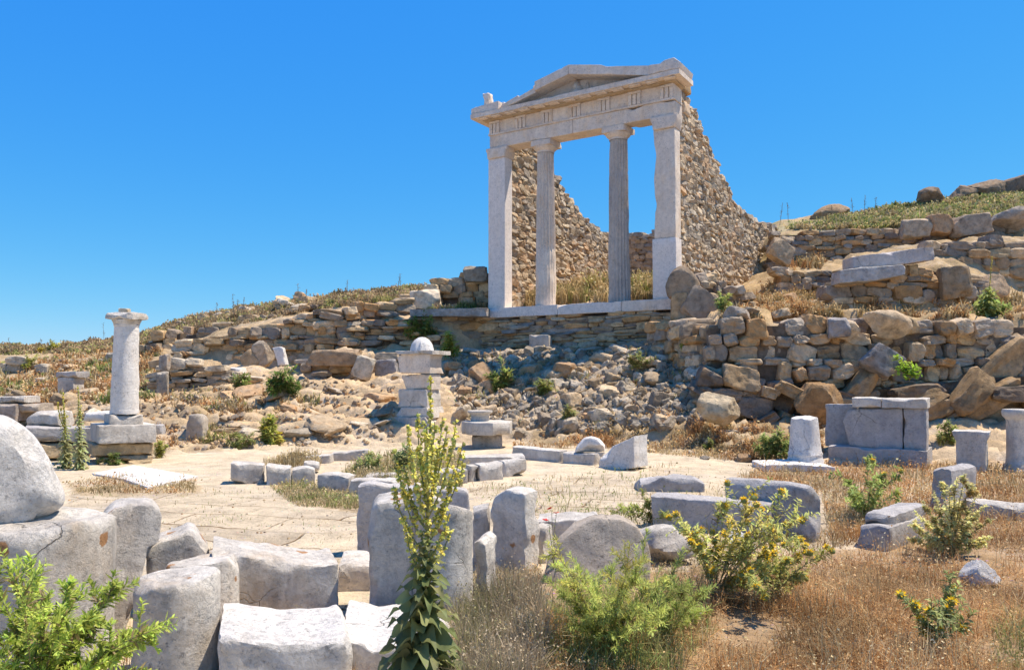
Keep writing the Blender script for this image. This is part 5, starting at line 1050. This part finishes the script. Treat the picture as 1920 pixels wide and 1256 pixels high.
# shrubs on the slopes, terraces and court edges
for k, (x, y, Yo, wpx, hpx, n, c, lb) in enumerate((
    (532,740,-.2,70,52,16,(.13,.20,.055),'dark green shrub at the foot of the hillside wall, right one of a pair'),
    (455,738,-.2,44,40,12,(.18,.24,.07),'smaller green shrub left of the dark green one below the hillside wall'),
    (385,720,0,80,22,12,(.20,.23,.08),'low grey green plants along the top of the low wall'),
    (938,738,0,62,52,14,(.21,.27,.08),'light green bush in the rubble right of the stacked altar'),
    (1030,745,0,58,45,12,(.21,.26,.08),'light green bush in the middle of the rubble slope'),
    (1065,800,0,40,40,8,(.23,.26,.10),'small weed low in the rubble slope'),
    (790,632,-.4,66,46,12,(.14,.20,.05),'dark green shrub hanging on the stepped wall'),
    (843,668,-.5,34,50,10,(.28,.34,.08),'upright yellow green plant in the dark recess left of the podium'),
    (1300,660,-.6,62,40,10,(.24,.31,.08),'bright green plant growing from the stone footing'),
    (1358,590,-.3,52,42,10,(.22,.29,.09),'green plant at the foot of the broken pier'),
    (1205,690,-.3,60,32,10,(.22,.26,.09),'weed near the top of the rubble slope, below the sill right end'),
    (1458,862,0,96,52,22,(.24,.30,.10),'soft green tuft left of the white stub column'),
    (1862,604,0,92,44,16,(.22,.28,.09),'leafy green clump under the yellow flowering spike'),
    (1328,845,0,26,24,7,(.22,.28,.09),'tiny green weed on the court edge below the rubble'),
    (508,832,0,46,58,12,(.30,.34,.09),'yellow flowering plant alone on the slope right of the tall column'),
    (455,838,0,60,32,10,(.22,.27,.09),'green clump beside the yellow flowering plant'),
    (690,885,0,60,45,10,(.24,.30,.12),'grey green weed inside the round enclosure'),
    (755,885,0,46,55,10,(.24,.30,.14),'second grey green weed inside the enclosure, behind the yellow spire'),
    (300,858,0,32,34,8,(.24,.28,.08),'green tuft at the right foot of the plinth'),
    (210,872,.1,50,34,9,(.13,.19,.06),'dark green tuft at the foot of the two leafy stalks'),
    (1775,832,0,44,44,9,(.23,.29,.10),'green weed between the tomb and the flared pedestal'),
    (55,690,0,40,26,8,(.30,.33,.08),'yellow green weed on the far left rubble'),
    (92,660,0,50,24,8,(.33,.34,.08),'yellow green bush on the far left ridge'))):
    if y < 700 and Yo: Yb = None
    b = g1(x, y); Yb = b[1] + Yo; b = np.array([*W(x, y, Yb)[:2], W(x, y, Yb)[2] - .02]); w_, h_ = wpx / FPX * Yb, hpx / FPX * Yb
    bush("shrub" if k not in (14,) else "flowering_plant", lb, "plant", b, dome_tips(b, w_, h_, n, R5), 620 + k, leafL=max(.06, .28 * h_), leafw=max(.02, .07 * h_), per=26, col=c, sub=4, stemr=.006, flowers=10 if k == 14 else 0, fkind='yellow', fscale=4.0, spread=.25, nn=2, bare=.2)
P = W(1702, 705, 16.5); bush("caper_bush", "bright green caper bush growing out of the retaining wall", "bush", P, tips_px([(1680,672),(1690,680),(1700,690),(1712,700),(1722,705),(1700,708),(1685,690),(1715,690)], 16.2, R5, .1), 650, leafL=.11, leafw=.07, per=14, col=(.22, .36, .05), sub=3, spread=.3, nn=2)
# dead upright stalks on the crests
for k, (x, y, hh) in enumerate(((405,590,22),(438,585,34),(444,585,22),(452,586,27),(560,562,30),(572,560,18),(650,545,20),(745,535,16),(751,535,22),(1462,412,32),(1478,408,26),(1600,398,26),(1620,396,30),(1640,392,22),(1560,404,18),(20,650,16),(78,650,14),(196,640,34),(240,636,26))):
    b = g1(x, y + 12); Yb = min(b[1], 44); b = W(x, y + 10, Yb); tp = W(x + R5.normal() * 3, y - hh, Yb); C = curve(b, tp, np.zeros(3), 6, R5); mb = MB(); V, Q = tube(C, np.linspace(.011, .006, 6), 4); mb.add(V, Q, None, (.25, .20, .14))
    for q in range(26):
        t = R5.uniform(.35, 1); Pq = b + (tp - b) * t; V, Q = leaf(.09, .02, .3, .2, n=2); mb.add(V @ orient(R5.normal(size=3) + [0, 0, 1.], R5).T + Pq, Q, None, cvar((.24, .20, .13), R5))
    tag(mb.build("dead_stalk", M_STEM), "dry brown seed stalk standing on the ridge against the sky", "plant", "dry stalks along the ridges")
# ------------------------------------------------------------------ dry grass, beyond counting
def grass(name, poly, n, seed, h0, h1_, w, cols, label, lean=.5, seedheads=.0, clump=1, world=None, gap=0.0):
    r = np.random.default_rng(seed); m = max(1, n // clump); P = np.asarray(poly, float); q = []
    while len(q) < m:
        c = r.uniform(P.min(0), P.max(0), (m * 2, 2)); c = c[inpoly(c[:, 0], c[:, 1], poly)]
        q += list(c)
    q = np.array(q[:m]); g, ok = G(q[:, 0], q[:, 1]); g = g[ok]
    if gap: g = g[NZ[5](np.stack([g[:, 0] * .6, g[:, 1] * .6, g[:, 0] * 0], 1)) > gap - r.uniform(0, .5, len(g))]
    g = np.repeat(g, clump, 0); k = len(g); D = g[:, 1]
    g = g + np.stack([r.normal(size=k), r.normal(size=k), np.zeros(k)], 1) * (.012 * D)[:, None] * (clump > 1); g[:, 2] = H(g[:, 0], g[:, 1]) - .01
    hgt = r.uniform(h0, h1_, k) * (.6 + .5 * (NZ[2](g * np.array([.9, .9, 0])) + .5)); a = r.uniform(0, 6.28, k); ln = np.abs(r.normal(size=k)) * lean; d = np.stack([np.cos(a), np.sin(a), np.zeros(k)], 1)
    wd = w * np.maximum(1, D / 7) * r.uniform(.6, 1.4, k); sd = np.stack([-np.sin(a), np.cos(a), np.zeros(k)], 1); tw = r.uniform(0, 6.28, k); sd = sd * np.cos(tw)[:, None] + d * np.sin(tw)[:, None]
    p0 = g; p1 = g + d * (hgt * ln * .35)[:, None] + np.array([0, 0, 1.]) * (hgt * .55)[:, None]; p2 = g + d * (hgt * ln)[:, None] + np.array([0, 0, 1.]) * (hgt * np.clip(1 - .35 * ln, .25, 1))[:, None]
    V = np.stack([p0 - sd * wd[:, None] / 2, p0 + sd * wd[:, None] / 2, p1 + sd * wd[:, None] / 2.6, p1 - sd * wd[:, None] / 2.6, p2], 1).reshape(-1, 3); b = np.arange(k) * 5
    pn = NZ[4](g * np.array([1.1, 1.1, 0])) ; ci = np.clip(((pn * .9 + .5) * len(cols) + r.normal(size=k) * 1.2).astype(int), 0, len(cols) - 1); C = np.asarray(cols)[ci] * r.uniform(.6, 1.35, (k, 1)) * (1 + .35 * NZ[1](g * np.array([.7, .7, 0])))[:, None]; mb = MB()
    mb.add(V, np.stack([b, b + 1, b + 2, b + 3], 1), np.stack([b + 3, b + 2, b + 4], 1), np.repeat(np.clip(C, .01, 1), 5, 0))
    if seedheads:
        s = np.where(r.uniform(size=k) < seedheads)[0]; ss = np.maximum(.005, D[s] * .0011) * r.uniform(.6, 1.6, len(s)); c = p2[s]; e = r.normal(size=(len(s), 3)); e /= np.linalg.norm(e, axis=1)[:, None]; f = np.cross(e, r.normal(size=(len(s), 3))); f /= np.linalg.norm(f, axis=1)[:, None]
        V = np.stack([c - e * ss[:, None], c + f * ss[:, None] * .7, c + e * ss[:, None] * 1.3, c - f * ss[:, None] * .7], 1).reshape(-1, 3); b = np.arange(len(s)) * 4
        mb.add(V, np.stack([b, b + 1, b + 2, b + 3], 1), None, np.repeat(np.clip(C[s] * 1.25, .01, 1), 4, 0))
    return tag(mb.build(name, M_GRASS, loc=(0, 0, 0)), label, "grass", kind='stuff')
BR = [(.44,.235,.09),(.53,.30,.125),(.34,.175,.07),(.62,.42,.20),(.48,.25,.09),(.56,.37,.18)]; ST = [(.56,.43,.22),(.62,.50,.29),(.48,.36,.18),(.40,.29,.13)]; GN = [(.27,.30,.09),(.36,.34,.12),(.22,.26,.08),(.46,.38,.17)]
grass("dry_grass", [(980,1270),(1010,1180),(1240,1120),(1330,1100),(1500,1060),(1600,1040),(1690,1040),(1870,985),(1990,960),(2300,1040),(2300,1420),(960,1420)], 76000, 701, .03, .20, .0042, BR, "brown dry grass and weeds filling the lower right foreground", 1.5, .45, gap=-.12)
grass("dry_grass", [(1000,1270),(1050,1180),(1330,1110),(1600,1050),(1990,970),(2300,1040),(2300,1420),(960,1420)], 9000, 730, .12, .34, .0035, ST + BR[2:4], "pale dry stems standing above the brown grass at lower right", .5, .8, gap=-.1)
grass("dry_grass", [(860,1270),(850,1170),(880,1120),(960,1100),(1010,1110),(1030,1200),(1000,1400),(860,1400)], 9000, 702, .10, .34, .004, [(.42,.32,.20),(.50,.40,.26),(.36,.28,.18),(.34,.30,.14)], "tall grey brown grass to the right of the flowering stalk", .45, .3)
grass("dry_grass", [(1380,905),(1440,868),(1560,872),(1780,872),(1930,880),(1990,960),(1870,985),(1700,1000),(1560,1030),(1540,930)], 15000, 703, .05, .22, .005, BR + ST, "dry brown grass around the tomb and the stub column", .8, .4, gap=.0)
grass("dry_grass", [(980,800),(1340,770),(1545,800),(1545,850),(1420,868),(1220,850),(1120,840),(960,840)], 15000, 704, .05, .22, .006, BR + ST, "dry grass along the foot of the rubble slope", .8, .4, gap=-.25)
grass("dry_grass", [(640,890),(690,858),(860,850),(880,885),(860,925),(740,925),(640,905)], 5000, 705, .06, .26, .006, ST + GN[:2], "dry grass inside the round enclosure", .5, .3)
grass("dry_grass", [(500,905),(660,912),(680,955),(560,950),(520,925)], 2600, 706, .04, .14, .006, ST + GN, "tufts of dry grass before the kerb blocks", .7, .2, gap=.0)
grass("dry_grass", [(490,872),(560,850),(600,862),(600,880),(540,876)], 1300, 713, .10, .26, .006, ST, "straw coloured grass rising behind the kerb blocks", .4, .3)
grass("dry_grass", [(120,905),(250,890),(370,900),(365,925),(150,925)], 2600, 707, .03, .11, .005, BR[1:4] + ST, "low dry grass around the white paving slabs", .8, .2)
grass("dry_grass", [(0,680),(300,640),(330,740),(200,760),(0,760)], 10000, 708, .07, .28, .012, BR[1:] + ST + GN[:1], "dry brown weeds behind the tall column", .6, .4, gap=-.05)
grass("dry_grass", [(290,740),(600,720),(600,760),(420,830),(290,840)], 4500, 709, .05, .25, .009, BR[1:] + ST + GN[:2], "sparse dry weeds on the left slope", .7, .3, gap=.1)
grass("dry_grass", [(-60,632),(220,628),(360,590),(600,536),(780,515),(860,505),(790,560),(600,580),(360,626),(220,660),(-60,668)], 24000, 710, .06, .24, .014, [(.36,.25,.14),(.44,.32,.17),(.30,.22,.13),(.50,.38,.2),(.40,.27,.15)] + GN[1:2], "dry golden grass on the left hill crest", .6, .3)
grass("dry_grass", [(1470,430),(1600,398),(1760,375),(1990,350),(1990,405),(1760,425),(1600,432)], 22000, 711, .10, .30, .016, ST + GN + GN, "green and straw grass on the slope under the ridge rocks", .6, .2)
grass("dry_grass", [(955,575),(1000,560),(1250,520),(1260,560),(1000,575)], 6000, 712, .2, .6, .012, ST + GN[1:] , "straw yellow grass growing on the temple floor", .4, .3)
grass("dry_grass", [(1400,600),(1480,540),(1560,560),(1580,600),(1480,602)], 3500, 714, .08, .3, .010, BR[1:] + ST, "reddish dry grass on the terrace right of the temple wall", .6, .4)
grass("dry_grass", [(1465,500),(1530,465),(1550,490),(1540,505)], 1500, 715, .2, .5, .012, BR[1:4] + ST, "dry grass in the shade under the upper terrace wall", .5, .3)
grass("dry_grass", RUB, 7000, 716, .05, .28, .009, ST + BR[1:3] + GN[:2], "thin grass between the stones of the rubble slope", .7, .3, gap=.05)
grass("dry_grass", [(130,925),(700,905),(700,1060),(300,1060),(120,1000)], 1500, 717, .02, .07, .005, GN + ST, "grass sprouting from the paving joints", .9, .0, clump=10)
grass("dry_grass", [(880,915),(1240,870),(1560,1000),(1500,1040),(1000,1000)], 3200, 718, .03, .15, .005, GN + ST, "thin grass tufts on the sandy middle court", .8, .2, clump=8)
grass("dry_grass", [(640,1200),(690,1160),(700,1260),(640,1300)], 500, 719, .03, .12, .004, BR, "brown grass between the front marble blocks", .7, .2)
grass("dry_grass", [(780,590),(910,580),(910,565),(820,575)], 900, 720, .1, .3, .012, GN + ST, "grass on the terrace left of the temple pillar", .6, .2)
grass("dry_grass", [(1345,604),(1440,540),(1490,500),(1510,560),(1600,575),(1920,556),(1920,600),(1600,603)], 7000, 731, .08, .35, .010, BR[1:] + ST, "dry grass along the top of the retaining wall", .6, .4, gap=-.05)
grass("green_grass", [(1000,1270),(1020,1150),(1100,1110),(1320,1100),(1340,1190),(1240,1300)], 3500, 732, .05, .24, .0045, GN, "greenish grass around the feathery weed", .8, .1, gap=.0)
grass("green_grass", [(1860,1180),(1930,1140),(1990,1256),(1860,1280)], 900, 733, .05, .2, .0045, GN, "greenish grass near the bottom right corner", .8, .1)
grass("dry_grass", [(190,1256),(240,1180),(420,1150),(640,1165),(700,1175),(640,1256)], 1500, 734, .03, .12, .0035, BR[1:] + GN[1:2], "dry grass in the gaps between the front marble pieces", .8, .2, clump=6)
grass("dry_grass", [(880,1075),(1010,1065),(1020,1090),(900,1130)], 1400, 735, .03, .14, .004, ST + BR[:2], "dry grass at the foot of the lichen spotted block", .8, .2)
grass("dry_grass", [(1190,1010),(1540,1000),(1560,1035),(1240,1110),(1200,1060)], 2600, 736, .03, .15, .0045, ST + BR[:3], "dry grass between the half disc and the long bluish block", .8, .3, gap=-.1)
